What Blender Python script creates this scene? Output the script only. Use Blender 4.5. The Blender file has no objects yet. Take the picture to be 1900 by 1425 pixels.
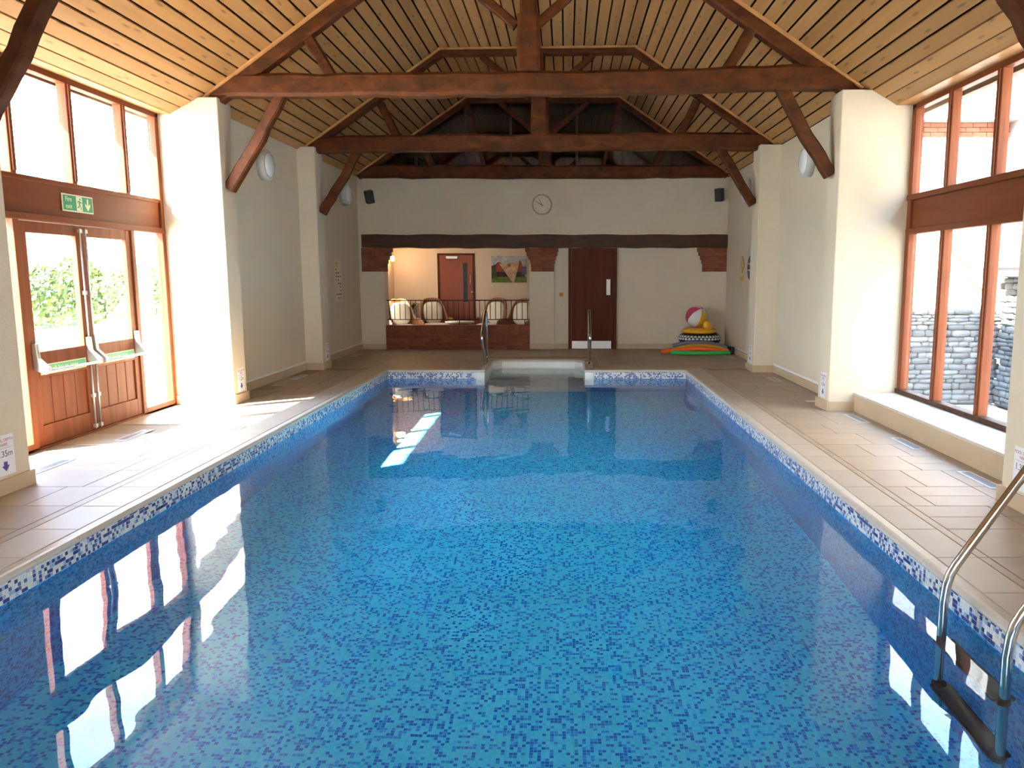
import bpy, bmesh, math, random
from mathutils import Vector, Matrix

# ------------------------------------------------------------------ camera, sky, sun, exposure
scene = bpy.context.scene
COL = scene.collection
F_PX, CX, CY, CAM_H = 1449.0, 1050.0, 712.5, 1.52
PITCH = math.atan2(202.5, F_PX)
cam_data = bpy.data.cameras.new('camera')
cam_data.sensor_width = 36.0
cam_data.lens = F_PX * 36.0 / 1900.0
cam_data.shift_x = (950.0 - CX) / 1900.0
cam_data.clip_start = 0.05
cam = bpy.data.objects.new('camera', cam_data)
cam.location = (0, 0, CAM_H)
cam.rotation_euler = (math.pi / 2 - PITCH, 0, 0)
COL.objects.link(cam)
scene.camera = cam

world = bpy.data.worlds.new('sky')
scene.world = world
world.use_nodes = True
wn = world.node_tree.nodes
bg = wn['Background']
tc = wn.new('ShaderNodeTexCoord')
sep = wn.new('ShaderNodeSeparateXYZ')
ramp = wn.new('ShaderNodeValToRGB')
ramp.color_ramp.elements[0].position = 0.0
ramp.color_ramp.elements[0].color = (0.98, 0.97, 0.96, 1)
ramp.color_ramp.elements[1].position = 0.55
ramp.color_ramp.elements[1].color = (0.26, 0.42, 0.70, 1)
mid_sky = ramp.color_ramp.elements.new(0.2)
mid_sky.color = (0.80, 0.88, 1.0, 1)
world.node_tree.links.new(tc.outputs['Generated'], sep.inputs[0])
world.node_tree.links.new(sep.outputs['Z'], ramp.inputs['Fac'])
world.node_tree.links.new(ramp.outputs['Color'], bg.inputs['Color'])
bg.inputs['Strength'].default_value = 7.0

SUN_AZ = Vector((0.81, 0.586))           # horizontal travel of the sunlight
SUN_EL = math.radians(46.6)
sun_dir = Vector((SUN_AZ.x * math.cos(SUN_EL), SUN_AZ.y * math.cos(SUN_EL), -math.sin(SUN_EL)))
sun_data = bpy.data.lights.new('sun', 'SUN')
sun_data.energy = 24.5
sun_data.color = (1.0, 0.945, 0.85)
sun_data.angle = math.radians(0.55)
sun = bpy.data.objects.new('sun', sun_data)
sun.rotation_euler = sun_dir.to_track_quat('-Z', 'Y').to_euler()
sun.location = (-12, -6, 14)
sun_data.cycles.is_caustics_light = True
COL.objects.link(sun)

vs = scene.view_settings
vs.view_transform = 'Standard'
vs.look = 'None'
vs.exposure = 2.4
vs.gamma = 1.0
vs.use_curve_mapping = False
cy = scene.cycles
cy.max_bounces = 12
cy.diffuse_bounces = 5
cy.glossy_bounces = 5
cy.transmission_bounces = 8
cy.transparent_max_bounces = 16
cy.sample_clamp_indirect = 25.0
cy.caustics_reflective = False
cy.caustics_refractive = True
cy.blur_glossy = 0.3
cy.use_adaptive_sampling = True
cy.adaptive_threshold = 0.02

random.seed(7)


def ray(u, v):
    f = Vector((0, math.cos(PITCH), -math.sin(PITCH)))
    up = Vector((0, math.sin(PITCH), math.cos(PITCH)))
    return f + Vector((1, 0, 0)) * ((u - CX) / F_PX) + up * ((CY - v) / F_PX)


def on_x(u, v, x):
    d = ray(u, v)
    return Vector((0, 0, CAM_H)) + d * (x / d.x)


def on_y(u, v, y):
    d = ray(u, v)
    return Vector((0, 0, CAM_H)) + d * (y / d.y)


def on_z(u, v, z=0.0):
    d = ray(u, v)
    return Vector((0, 0, CAM_H)) + d * ((z - CAM_H) / d.z)


# ------------------------------------------------------------------ materials
def new_mat(name):
    m = bpy.data.materials.new(name)
    m.use_nodes = True
    nt = m.node_tree
    return m, nt, nt.nodes, nt.links, nt.nodes['Principled BSDF']


def mat_plain(name, col, rough=0.5, metal=0.0, spec=0.5, noise=0.0, nscale=8.0, bump=0.0, bscale=60.0, rand=0.0, coat=0.0):
    m, nt, n, l, b = new_mat(name)
    b.inputs['Base Color'].default_value = (*col, 1)
    b.inputs['Roughness'].default_value = rough
    b.inputs['Metallic'].default_value = metal
    b.inputs['Specular IOR Level'].default_value = spec
    b.inputs['Coat Weight'].default_value = coat
    tcn = n.new('ShaderNodeTexCoord')
    if noise > 0 or rand > 0:
        hsv = n.new('ShaderNodeHueSaturation')
        hsv.inputs['Color'].default_value = (*col, 1)
        src = None
        if noise > 0:
            nz = n.new('ShaderNodeTexNoise')
            nz.inputs['Scale'].default_value = nscale
            nz.inputs['Detail'].default_value = 4
            l.new(tcn.outputs['Object'], nz.inputs['Vector'])
            mr = n.new('ShaderNodeMapRange')
            mr.inputs[1].default_value = 0.3
            mr.inputs[2].default_value = 0.7
            mr.inputs[3].default_value = 1 - noise
            mr.inputs[4].default_value = 1 + noise
            l.new(nz.outputs['Fac'], mr.inputs[0])
            src = mr.outputs[0]
        if rand > 0:
            oi = n.new('ShaderNodeObjectInfo')
            mr2 = n.new('ShaderNodeMapRange')
            mr2.inputs[3].default_value = 1 - rand
            mr2.inputs[4].default_value = 1 + rand
            l.new(oi.outputs['Random'], mr2.inputs[0])
            if src is not None:
                mu = n.new('ShaderNodeMath')
                mu.operation = 'MULTIPLY'
                l.new(src, mu.inputs[0])
                l.new(mr2.outputs[0], mu.inputs[1])
                src = mu.outputs[0]
            else:
                src = mr2.outputs[0]
        l.new(src, hsv.inputs['Value'])
        l.new(hsv.outputs[0], b.inputs['Base Color'])
    if bump > 0:
        nb = n.new('ShaderNodeTexNoise')
        nb.inputs['Scale'].default_value = bscale
        nb.inputs['Detail'].default_value = 3
        l.new(tcn.outputs['Object'], nb.inputs['Vector'])
        bp = n.new('ShaderNodeBump')
        bp.inputs['Strength'].default_value = bump
        bp.inputs['Distance'].default_value = 0.02
        l.new(nb.outputs['Fac'], bp.inputs['Height'])
        l.new(bp.outputs[0], b.inputs['Normal'])
    return m


def mat_wood(name, c1, c2, rough=0.5, scale=(18, 18, 1.2), rand=0.12, knots=0.0, spec=0.4, bump=0.15):
    """wood grain stretched along the axis with the small scale"""
    m, nt, n, l, b = new_mat(name)
    b.inputs['Roughness'].default_value = rough
    b.inputs['Specular IOR Level'].default_value = spec
    tcn = n.new('ShaderNodeTexCoord')
    oi = n.new('ShaderNodeObjectInfo')
    off = n.new('ShaderNodeVectorMath')
    off.operation = 'ADD'
    sc = n.new('ShaderNodeVectorMath')
    sc.operation = 'SCALE'
    l.new(oi.outputs['Location'], sc.inputs[0])
    sc.inputs['Scale'].default_value = 1.37
    l.new(tcn.outputs['Object'], off.inputs[0])
    l.new(sc.outputs[0], off.inputs[1])
    mp = n.new('ShaderNodeMapping')
    mp.inputs['Scale'].default_value = scale
    l.new(off.outputs[0], mp.inputs['Vector'])
    nz = n.new('ShaderNodeTexNoise')
    nz.inputs['Scale'].default_value = 1.0
    nz.inputs['Detail'].default_value = 6
    nz.inputs['Distortion'].default_value = 0.6
    l.new(mp.outputs[0], nz.inputs['Vector'])
    cr = n.new('ShaderNodeValToRGB')
    cr.color_ramp.elements[0].position = 0.32
    cr.color_ramp.elements[0].color = (*c1, 1)
    cr.color_ramp.elements[1].position = 0.68
    cr.color_ramp.elements[1].color = (*c2, 1)
    l.new(nz.outputs['Fac'], cr.inputs['Fac'])
    col = cr.outputs['Color']
    if knots > 0:
        vo = n.new('ShaderNodeTexVoronoi')
        vo.voronoi_dimensions = '2D'
        vo.inputs['Scale'].default_value = 1.0
        mp2 = n.new('ShaderNodeMapping')
        mp2.inputs['Scale'].default_value = (7.0, 6.0, 1.0)
        l.new(off.outputs[0], mp2.inputs['Vector'])
        l.new(mp2.outputs[0], vo.inputs['Vector'])
        kr = n.new('ShaderNodeMapRange')
        kr.inputs[1].default_value = 0.04
        kr.inputs[2].default_value = 0.13
        kr.inputs[3].default_value = knots
        kr.inputs[4].default_value = 0.0
        l.new(vo.outputs['Distance'], kr.inputs[0])
        mx = n.new('ShaderNodeMixRGB')
        mx.inputs['Color2'].default_value = (c1[0] * .35, c1[1] * .3, c1[2] * .3, 1)
        l.new(kr.outputs[0], mx.inputs['Fac'])
        l.new(col, mx.inputs['Color1'])
        col = mx.outputs[0]
    hsv = n.new('ShaderNodeHueSaturation')
    mr2 = n.new('ShaderNodeMapRange')
    mr2.inputs[3].default_value = 1 - rand
    mr2.inputs[4].default_value = 1 + rand
    l.new(oi.outputs['Random'], mr2.inputs[0])
    l.new(mr2.outputs[0], hsv.inputs['Value'])
    l.new(col, hsv.inputs['Color'])
    l.new(hsv.outputs[0], b.inputs['Base Color'])
    bp = n.new('ShaderNodeBump')
    bp.inputs['Strength'].default_value = bump
    bp.inputs['Distance'].default_value = 0.01
    l.new(nz.outputs['Fac'], bp.inputs['Height'])
    l.new(bp.outputs[0], b.inputs['Normal'])
    return m


def mat_mosaic(name, axes, size, stops, grout, gw=0.09, rough=0.3):
    """random mosaic cells on the two named object axes; stops = [(pos, colour)]"""
    m, nt, n, l, b = new_mat(name)
    b.inputs['Roughness'].default_value = rough
    tcn = n.new('ShaderNodeTexCoord')
    sp = n.new('ShaderNodeSeparateXYZ')
    l.new(tcn.outputs['Object'], sp.inputs[0])
    cb = n.new('ShaderNodeCombineXYZ')
    edges = []
    for k, a in enumerate(axes):
        dv = n.new('ShaderNodeMath')
        dv.operation = 'DIVIDE'
        l.new(sp.outputs[a], dv.inputs[0])
        dv.inputs[1].default_value = size
        fl = n.new('ShaderNodeMath')
        fl.operation = 'FLOOR'
        l.new(dv.outputs[0], fl.inputs[0])
        l.new(fl.outputs[0], cb.inputs[k])
        fr = n.new('ShaderNodeMath')
        fr.operation = 'FRACT'
        l.new(dv.outputs[0], fr.inputs[0])
        lt = n.new('ShaderNodeMath')
        lt.operation = 'LESS_THAN'
        l.new(fr.outputs[0], lt.inputs[0])
        lt.inputs[1].default_value = gw
        edges.append(lt)
    wnz = n.new('ShaderNodeTexWhiteNoise')
    wnz.noise_dimensions = '3D'
    l.new(cb.outputs[0], wnz.inputs['Vector'])
    cr = n.new('ShaderNodeValToRGB')
    cr.color_ramp.interpolation = 'CONSTANT'
    els = cr.color_ramp.elements
    while len(els) < len(stops):
        els.new(0.5)
    for e, (p, c) in zip(els, stops):
        e.position = p
    for e, (p, c) in zip(els, stops):
        e.color = (*c, 1)
    l.new(wnz.outputs['Value'], cr.inputs['Fac'])
    mxm = n.new('ShaderNodeMath')
    mxm.operation = 'MAXIMUM'
    l.new(edges[0].outputs[0], mxm.inputs[0])
    l.new(edges[1].outputs[0], mxm.inputs[1])
    mx = n.new('ShaderNodeMixRGB')
    l.new(mxm.outputs[0], mx.inputs['Fac'])
    l.new(cr.outputs['Color'], mx.inputs['Color1'])
    mx.inputs['Color2'].default_value = (*grout, 1)
    l.new(mx.outputs[0], b.inputs['Base Color'])
    return m


def mat_glass(name, tint=(1, 1, 1), refl=1.0):
    """thin pane: clear straight-through transmission plus a Fresnel reflection"""
    m, nt, n, l, b = new_mat(name)
    n.remove(b)
    tr = n.new('ShaderNodeBsdfTransparent')
    tr.inputs['Color'].default_value = (*tint, 1)
    gl = n.new('ShaderNodeBsdfGlossy')
    gl.inputs['Roughness'].default_value = 0.0
    lw = n.new('ShaderNodeLayerWeight')
    lw.inputs['Blend'].default_value = 0.5
    pw = n.new('ShaderNodeMath')
    pw.operation = 'POWER'
    pw.inputs[1].default_value = 5.0
    l.new(lw.outputs['Facing'], pw.inputs[0])
    mu = n.new('ShaderNodeMath')
    mu.operation = 'MULTIPLY_ADD'
    mu.inputs[1].default_value = 0.9
    mu.inputs[2].default_value = 0.04 * refl
    l.new(pw.outputs[0], mu.inputs[0])
    mx = n.new('ShaderNodeMixShader')
    l.new(mu.outputs[0], mx.inputs['Fac'])
    l.new(tr.outputs[0], mx.inputs[1])
    l.new(gl.outputs[0], mx.inputs[2])
    l.new(mx.outputs[0], n['Material Output'].inputs['Surface'])
    return m


def mat_emit(name, col, strength):
    m, nt, n, l, b = new_mat(name)
    b.inputs['Base Color'].default_value = (*col, 1)
    b.inputs['Emission Color'].default_value = (*col, 1)
    b.inputs['Emission Strength'].default_value = strength
    return m


M = {}
M['plaster'] = mat_plain('cream_plaster', (0.64, 0.56, 0.425), 0.75, noise=0.025, nscale=1.5, bump=0.12, bscale=45, spec=0.25)
M['plaster_lounge'] = mat_plain('peach_plaster', (0.72, 0.55, 0.40), 0.75, noise=0.02, nscale=1.5, bump=0.1, bscale=45, spec=0.25)
M['pine'] = mat_wood('pine_board', (0.36, 0.178, 0.060), (0.45, 0.236, 0.086), 0.5, (9, 0.55, 9), 0.11, 0.6, 0.25, 0.05)
M['pine_strip'] = mat_wood('pine_strip', (0.46, 0.22, 0.075), (0.58, 0.31, 0.11), 0.45, (4, 4, 4), 0.06)
M['gap'] = mat_plain('dark_board_gap', (0.012, 0.006, 0.003), 0.9, spec=0.05)
M['oak'] = mat_wood('dark_stained_truss_timber', (0.050, 0.014, 0.003), (0.120, 0.034, 0.008), 0.6, (5, 9, 9), 0.12, 0.0, 0.2, 0.5)
M['oak_dark'] = mat_wood('very_dark_lintel_timber', (0.045, 0.019, 0.009), (0.085, 0.036, 0.016), 0.6, (3, 12, 12), 0.06, 0.0, 0.3, 0.5)
M['joinery'] = mat_wood('reddish_window_joinery', (0.16, 0.038, 0.011), (0.24, 0.066, 0.020), 0.45, (14, 14, 1.0), 0.07, 0.0, 0.2, 0.06)
M['door_red'] = mat_wood('red_veneer_door', (0.22, 0.050, 0.020), (0.28, 0.066, 0.028), 0.5, (9, 9, 0.8), 0.03, 0.0, 0.45, 0.03)
M['door_brown'] = mat_wood('dark_brown_veneer_door', (0.075, 0.018, 0.008), (0.105, 0.026, 0.012), 0.6, (9, 9, 0.8), 0.03, 0.0, 0.15, 0.03)
M['brick'] = mat_plain('red_brick', (0.25, 0.078, 0.044), 0.85, noise=0.22, nscale=14, bump=0.4, bscale=50, rand=0.22, spec=0.2)
M['mortar'] = mat_plain('reddish_mortar', (0.21, 0.11, 0.07), 0.9, noise=0.1, nscale=20, spec=0.1)
M['paver'] = mat_plain('beige_deck_tile', (0.41, 0.315, 0.225), 0.5, noise=0.07, nscale=3.0, bump=0.07, bscale=25, rand=0.06, spec=0.45)
M['grout'] = mat_plain('deck_grout', (0.36, 0.27, 0.19), 0.8)
M['coping'] = mat_plain('pale_coping_stone', (0.47, 0.40, 0.315), 0.5, noise=0.05, nscale=3.0, bump=0.05, bscale=30, rand=0.035)
M['bullnose'] = mat_plain('cream_bullnose_edge', (0.54, 0.49, 0.41), 0.45, noise=0.04, nscale=6.0, rand=0.03)
M['skirting'] = mat_plain('beige_stone_skirting', (0.50, 0.385, 0.25), 0.5, noise=0.06, nscale=4.0, spec=0.4)
M['bench_top'] = mat_plain('pale_bench_slab', (0.56, 0.50, 0.42), 0.45, noise=0.04, nscale=2.0, spec=0.5)
M['white'] = mat_plain('white_plastic', (0.78, 0.78, 0.76), 0.35)
M['steps'] = mat_plain('white_step_liner', (0.72, 0.74, 0.70), 0.4, noise=0.03, nscale=5)
M['opal'] = mat_plain('opal_lamp_glass', (0.78, 0.82, 0.86), 0.15, coat=0.4)
M['lamp_rim'] = mat_plain('grey_lamp_rim', (0.55, 0.55, 0.53), 0.4)
M['steel'] = mat_plain('polished_stainless_steel', (0.66, 0.65, 0.63), 0.13, metal=1.0)
M['alu'] = mat_plain('satin_aluminium', (0.66, 0.66, 0.66), 0.35, metal=0.7)
M['black'] = mat_plain('black_plastic', (0.018, 0.017, 0.017), 0.45)
M['tread'] = mat_plain('dark_grey_tread', (0.07, 0.065, 0.055), 0.6)
M['speaker'] = mat_plain('brown_speaker_case', (0.04, 0.017, 0.012), 0.5)
M['iron'] = mat_plain('dark_wrought_iron', (0.05, 0.022, 0.014), 0.5, metal=0.3)
M['grille'] = mat_plain('grey_vent_metal', (0.42, 0.42, 0.41), 0.4, metal=0.6)
M['vent_frame'] = mat_plain('pale_vent_frame', (0.66, 0.63, 0.58), 0.4)
M['paper'] = mat_plain('white_laminated_paper', (0.76, 0.76, 0.80), 0.3)
M['ink_red'] = mat_plain('red_print', (0.42, 0.09, 0.10), 0.5)
M['ink_dark'] = mat_plain('dark_print', (0.05, 0.05, 0.06), 0.5)
M['ink_blue'] = mat_plain('blue_print', (0.06, 0.05, 0.25), 0.5)
M['sign_green'] = mat_plain('green_sign_face', (0.02, 0.30, 0.15), 0.35)
M['sign_cream'] = mat_plain('luminous_cream_print', (0.72, 0.78, 0.55), 0.5)
M['sign_edge'] = mat_plain('cream_sign_border', (0.80, 0.72, 0.55), 0.5)
M['yellow_sign'] = mat_plain('yellow_sign_face', (0.70, 0.38, 0.04), 0.45)
M['blue_sign'] = mat_plain('blue_sign_face', (0.05, 0.07, 0.24), 0.45)
M['clock_face'] = mat_plain('cream_clock_face', (0.70, 0.60, 0.43), 0.5)
M['clock_rim'] = mat_plain('beige_clock_rim', (0.50, 0.42, 0.28), 0.45)
M['wicker'] = mat_wood('glossy_brown_wicker', (0.15, 0.045, 0.014), (0.28, 0.10, 0.032), 0.28, (40, 40, 40), 0.05, 0, 0.6, 0.6)
M['cane'] = mat_wood('golden_cane', (0.22, 0.085, 0.024), (0.34, 0.15, 0.045), 0.3, (30, 30, 30), 0.05, 0, 0.6, 0.3)
M['cushion'] = mat_plain('cream_cushion_fabric', (0.74, 0.64, 0.48), 0.85, noise=0.05, nscale=6, bump=0.25, bscale=9)
M['pink'] = mat_plain('pink_vinyl', (0.62, 0.07, 0.16), 0.22)
M['ball_white'] = mat_plain('white_vinyl', (0.72, 0.72, 0.76), 0.18)
M['yellow'] = mat_plain('yellow_vinyl', (0.80, 0.42, 0.015), 0.3)
M['navy_vinyl'] = mat_plain('dark_navy_vinyl', (0.02, 0.022, 0.035), 0.4)
M['orange'] = mat_plain('orange_foam', (0.80, 0.12, 0.012), 0.7)
M['green_foam'] = mat_plain('green_foam', (0.045, 0.42, 0.09), 0.7)
M['grey_foam'] = mat_plain('blue_grey_foam', (0.15, 0.15, 0.21), 0.7)
M['mustard_foam'] = mat_plain('mustard_foam', (0.50, 0.27, 0.025), 0.7)
M['glass'] = mat_glass('window_glass', (0.97, 0.985, 0.98))
M['glass_dark'] = mat_glass('gable_glass', (0.6, 0.6, 0.55), 1.5)
M['leaf'] = mat_plain('hedge_leaf', (0.12, 0.165, 0.045), 0.5, rand=0.0, noise=0.45, nscale=4)
M['leaf_dark'] = mat_plain('pot_plant_leaf', (0.06, 0.13, 0.03), 0.45, noise=0.3, nscale=9)
M['terracotta'] = mat_plain('terracotta', (0.42, 0.17, 0.08), 0.7)
M['grass'] = mat_plain('sunny_lawn', (0.13, 0.15, 0.06), 0.9, noise=0.25, nscale=3)
M['paving'] = mat_plain('pale_outdoor_paving', (0.62, 0.58, 0.52), 0.8, noise=0.08, nscale=2)
M['teal'] = mat_plain('green_painted_shed', (0.003, 0.016, 0.020), 0.5, noise=0.1, nscale=3)
M['shed_roof'] = mat_plain('pale_shed_roof', (0.07, 0.09, 0.10), 0.5)
M['stone'] = mat_plain('grey_field_stone', (0.20, 0.19, 0.175), 0.85, noise=0.25, nscale=9, bump=0.5, bscale=18, rand=0.35)
M['blocker_grey'] = mat_plain('grey_sky_blocker', (0.27, 0.25, 0.23), 0.85, noise=0.3, nscale=3)  # grey for the added, unseen block outside the right window
M['beam_out'] = mat_wood('weathered_eaves_beam', (0.15, 0.085, 0.045), (0.22, 0.13, 0.07), 0.6, (9, 0.8, 9), 0.04)
M['joinery_h'] = mat_wood('reddish_transom_panel', (0.15, 0.036, 0.011), (0.19, 0.048, 0.014), 0.5, (9, 0.7, 9), 0.03, 0.0, 0.2, 0.03)
M['stone_core'] = mat_plain('dark_stone_joint', (0.09, 0.085, 0.08), 0.9)
M['render'] = mat_plain('cream_rendered_house_wall', (0.78, 0.75, 0.70), 0.8)
M['roof_slate'] = mat_plain('house_roof_slate', (0.20, 0.18, 0.18), 0.6)
M['fence'] = mat_plain('white_fence_paint', (0.75, 0.74, 0.72), 0.5)
M['gravel'] = mat_plain('grey_gravel', (0.07, 0.062, 0.065), 0.9, noise=0.5, nscale=30)
M['carpet'] = mat_plain('lounge_carpet', (0.30, 0.16, 0.09), 0.9, noise=0.1, nscale=20)
M['ceiling_white'] = mat_plain('white_soffit', (0.75, 0.72, 0.66), 0.7)
M['loft'] = mat_wood('loft_boards', (0.22, 0.14, 0.035), (0.28, 0.18, 0.05), 0.5, (9, 9, 0.6), 0.1)
M['loft_red'] = mat_plain('red_loft_cloth', (0.50, 0.06, 0.015), 0.8)
M['loft_blue'] = mat_plain('navy_loft_cloth', (0.04, 0.05, 0.10), 0.8)
M['push_green'] = mat_plain('pale_green_sticker', (0.10, 0.42, 0.24), 0.4)
M['kick'] = mat_plain('brushed_kick_plate', (0.52, 0.51, 0.49), 0.4, metal=0.5)
M['switch'] = mat_plain('amber_switch', (0.55, 0.27, 0.03), 0.5)

FLOOR_STOPS = [(0.0, (0.005, 0.15, 0.66)), (0.17, (0.015, 0.30, 0.82)), (0.34, (0.05, 0.60, 0.92)), (0.50, (0.075, 0.69, 0.96)), (0.80, (0.06, 0.65, 0.92))]
M['mosaic_floor'] = mat_mosaic('blue_mosaic_liner_floor', ('X', 'Y'), 0.020, FLOOR_STOPS, (0.10, 0.68, 0.97), 0.10)
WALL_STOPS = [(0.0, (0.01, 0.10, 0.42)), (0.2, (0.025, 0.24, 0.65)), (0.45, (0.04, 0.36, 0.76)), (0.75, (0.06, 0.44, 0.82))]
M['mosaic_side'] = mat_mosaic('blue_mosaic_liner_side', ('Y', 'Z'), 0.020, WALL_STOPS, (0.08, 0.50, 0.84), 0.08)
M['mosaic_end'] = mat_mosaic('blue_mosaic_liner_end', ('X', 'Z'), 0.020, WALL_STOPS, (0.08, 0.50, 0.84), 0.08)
TILE_STOPS = [(0.0, (0.03, 0.045, 0.20)), (0.30, (0.09, 0.15, 0.36)), (0.42, (0.30, 0.42, 0.58)), (0.55, (0.60, 0.63, 0.62)), (0.78, (0.68, 0.67, 0.60))]
M['tile_side'] = mat_mosaic('waterline_tile_side', ('Y', 'Z'), 0.023, TILE_STOPS, (0.66, 0.66, 0.62), 0.0)
M['tile_end'] = mat_mosaic('waterline_tile_end', ('X', 'Z'), 0.023, TILE_STOPS, (0.66, 0.66, 0.62), 0.0)
M['tile_grout'] = mat_plain('white_tile_grout', (0.70, 0.70, 0.66), 0.6)


def mat_water():
    m, nt, n, l, b = new_mat('pool_water')
    n.remove(b)
    g = n.new('ShaderNodeBsdfGlass')
    g.inputs['IOR'].default_value = 1.333
    g.inputs['Roughness'].default_value = 0.0
    g.inputs['Color'].default_value = (0.93, 0.98, 1.0, 1)
    l.new(g.outputs[0], n['Material Output'].inputs['Surface'])
    return m


M['water'] = mat_water()


# ------------------------------------------------------------------ geometry helpers
class MB:
    def __init__(self):
        self.v, self.f, self.s = [], [], []
        self.recalc = True

    def add(self, verts, faces, smooth=False):
        o = len(self.v)
        self.v += [tuple(p) for p in verts]
        self.f += [tuple(i + o for i in f) for f in faces]
        self.s += [smooth] * len(faces)
        return self

    def box(self, x0, x1, y0, y1, z0, z1):
        x0, x1 = min(x0, x1), max(x0, x1)
        y0, y1 = min(y0, y1), max(y0, y1)
        z0, z1 = min(z0, z1), max(z0, z1)
        return self.add([(x0, y0, z0), (x1, y0, z0), (x1, y1, z0), (x0, y1, z0), (x0, y0, z1), (x1, y0, z1), (x1, y1, z1), (x0, y1, z1)],
                        [(0, 3, 2, 1), (4, 5, 6, 7), (0, 1, 5, 4), (1, 2, 6, 5), (2, 3, 7, 6), (3, 0, 4, 7)])

    def prism(self, poly, axis, a, b):
        """extrude a 2D polygon along x (poly=yz), y (poly=xz) or z (poly=xy)"""
        def P(q, t):
            return (t, q[0], q[1]) if axis == 'x' else (q[0], t, q[1]) if axis == 'y' else (q[0], q[1], t)
        n = len(poly)
        vs_ = [P(q, a) for q in poly] + [P(q, b) for q in poly]
        fs = [tuple(range(n - 1, -1, -1)), tuple(range(n, 2 * n))]
        fs += [(i, (i + 1) % n, (i + 1) % n + n, i + n) for i in range(n)]
        return self.add(vs_, fs)

    def tube(self, pts, r, n=10, caps=True, smooth=True, rs=None):
        pts = [Vector(p) for p in pts]
        m = len(pts)
        tang = []
        for i in range(m):
            a = pts[max(i - 1, 0)]
            c = pts[min(i + 1, m - 1)]
            tang.append((c - a).normalized())
        ref = Vector((0, 0, 1)) if abs(tang[0].z) < 0.9 else Vector((1, 0, 0))
        u = (ref - tang[0] * ref.dot(tang[0])).normalized()
        vs_, fs = [], []
        for i in range(m):
            u = (u - tang[i] * u.dot(tang[i]))
            u = u.normalized() if u.length > 1e-6 else Vector((1, 0, 0))
            w = tang[i].cross(u)
            rr = rs[i] if rs else r
            for k in range(n):
                a = 2 * math.pi * k / n
                vs_.append(pts[i] + (u * math.cos(a) + w * math.sin(a)) * rr)
        for i in range(m - 1):
            for k in range(n):
                fs.append((i * n + k, i * n + (k + 1) % n, (i + 1) * n + (k + 1) % n, (i + 1) * n + k))
        self.add(vs_, fs, smooth)
        if caps:
            o = len(self.v) - len(vs_)
            self.f.append(tuple(o + k for k in range(n - 1, -1, -1)))
            self.f.append(tuple(o + (m - 1) * n + k for k in range(n)))
            self.s += [False, False]
        return self

    def lathe(self, prof, c, axis='z', n=32, smooth=True):
        """prof = [(r, h)], turned about axis through c"""
        vs_, fs = [], []
        for (r, h) in prof:
            for k in range(n):
                a = 2 * math.pi * k / n
                p = (r * math.cos(a), r * math.sin(a), h)
                if axis == 'y':
                    p = (p[0], p[2], p[1])
                elif axis == 'x':
                    p = (p[2], p[0], p[1])
                vs_.append((c[0] + p[0], c[1] + p[1], c[2] + p[2]))
        for i in range(len(prof) - 1):
            for k in range(n):
                fs.append((i * n + k, i * n + (k + 1) % n, (i + 1) * n + (k + 1) % n, (i + 1) * n + k))
        return self.add(vs_, fs, smooth)

    def mesh(self, name, origin=(0, 0, 0)):
        me = bpy.data.meshes.new(name)
        ox, oy, oz = origin
        me.from_pydata([(x - ox, y - oy, z - oz) for x, y, z in self.v], [], self.f)
        me.update()
        if self.recalc:
            bm = bmesh.new()
            bm.from_mesh(me)
            bmesh.ops.recalc_face_normals(bm, faces=bm.faces)
            bm.to_mesh(me)
            bm.free()
        for p, s in zip(me.polygons, self.s):
            p.use_smooth = s
        return me

    def build(self, name, mat, parent=None, origin=None, bevel=0.0, local=False):
        if parent is not None and not local:
            org = tuple(wpos(parent))
        else:
            org = origin or (0, 0, 0)
        me = self.mesh(name, org)
        me.materials.append(M[mat] if isinstance(mat, str) else mat)
        o = bpy.data.objects.new(name, me)
        COL.objects.link(o)
        if parent is not None:
            o.parent = parent
        elif origin:
            o.location = origin
        if bevel > 0:
            bv = o.modifiers.new('bevel', 'BEVEL')
            bv.width = bevel
            bv.segments = 2
            bv.limit_method = 'ANGLE'
        return o


def wpos(o):
    p = Vector((0, 0, 0))
    while o is not None:
        p += o.location
        o = o.parent
    return p


def tag(o, label=None, cat=None, group=None, kind=None):
    if label:
        o['label'] = label
    if cat:
        o['category'] = cat
    if group:
        o['group'] = group
    if kind:
        o['kind'] = kind
    return o


def thing(name, label, cat, loc=(0, 0, 0), rz=0.0, group=None, kind=None):
    o = bpy.data.objects.new(name, None)
    o.empty_display_size = 0.1
    COL.objects.link(o)
    o.location = loc
    o.rotation_euler = (0, 0, rz)
    return tag(o, label, cat, group, kind)


def inst(name, me, loc, parent=None, scale=(1, 1, 1), rot=(0, 0, 0)):
    o = bpy.data.objects.new(name, me)
    COL.objects.link(o)
    if parent is not None:
        o.parent = parent
        o.location = Vector(loc) - wpos(parent)
    else:
        o.location = loc
    o.scale = scale
    o.rotation_euler = rot
    return o


def box(name, mat, b, parent=None, bevel=0.0):
    return MB().box(*b).build(name, mat, parent, bevel=bevel)


def struct(o, label, cat=None):
    return tag(o, label, cat, None, 'structure')


def text_mesh(name, body, size, mat, parent, mtx, extrude=0.0006, align='CENTER'):
    """flat lettering as a mesh; mtx maps text xy-plane to the parent's frame"""
    cu = bpy.data.curves.new(name, 'FONT')
    cu.body = body
    cu.size = size
    cu.align_x = align
    cu.align_y = 'CENTER'
    cu.extrude = extrude
    t = bpy.data.objects.new(name, cu)
    COL.objects.link(t)
    dg = bpy.context.evaluated_depsgraph_get()
    me = bpy.data.meshes.new_from_object(t.evaluated_get(dg))
    bpy.data.objects.remove(t)
    me.transform(mtx)
    me.materials.clear()
    me.materials.append(M[mat])
    o = bpy.data.objects.new(name, me)
    COL.objects.link(o)
    o.parent = parent
    return o


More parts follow.
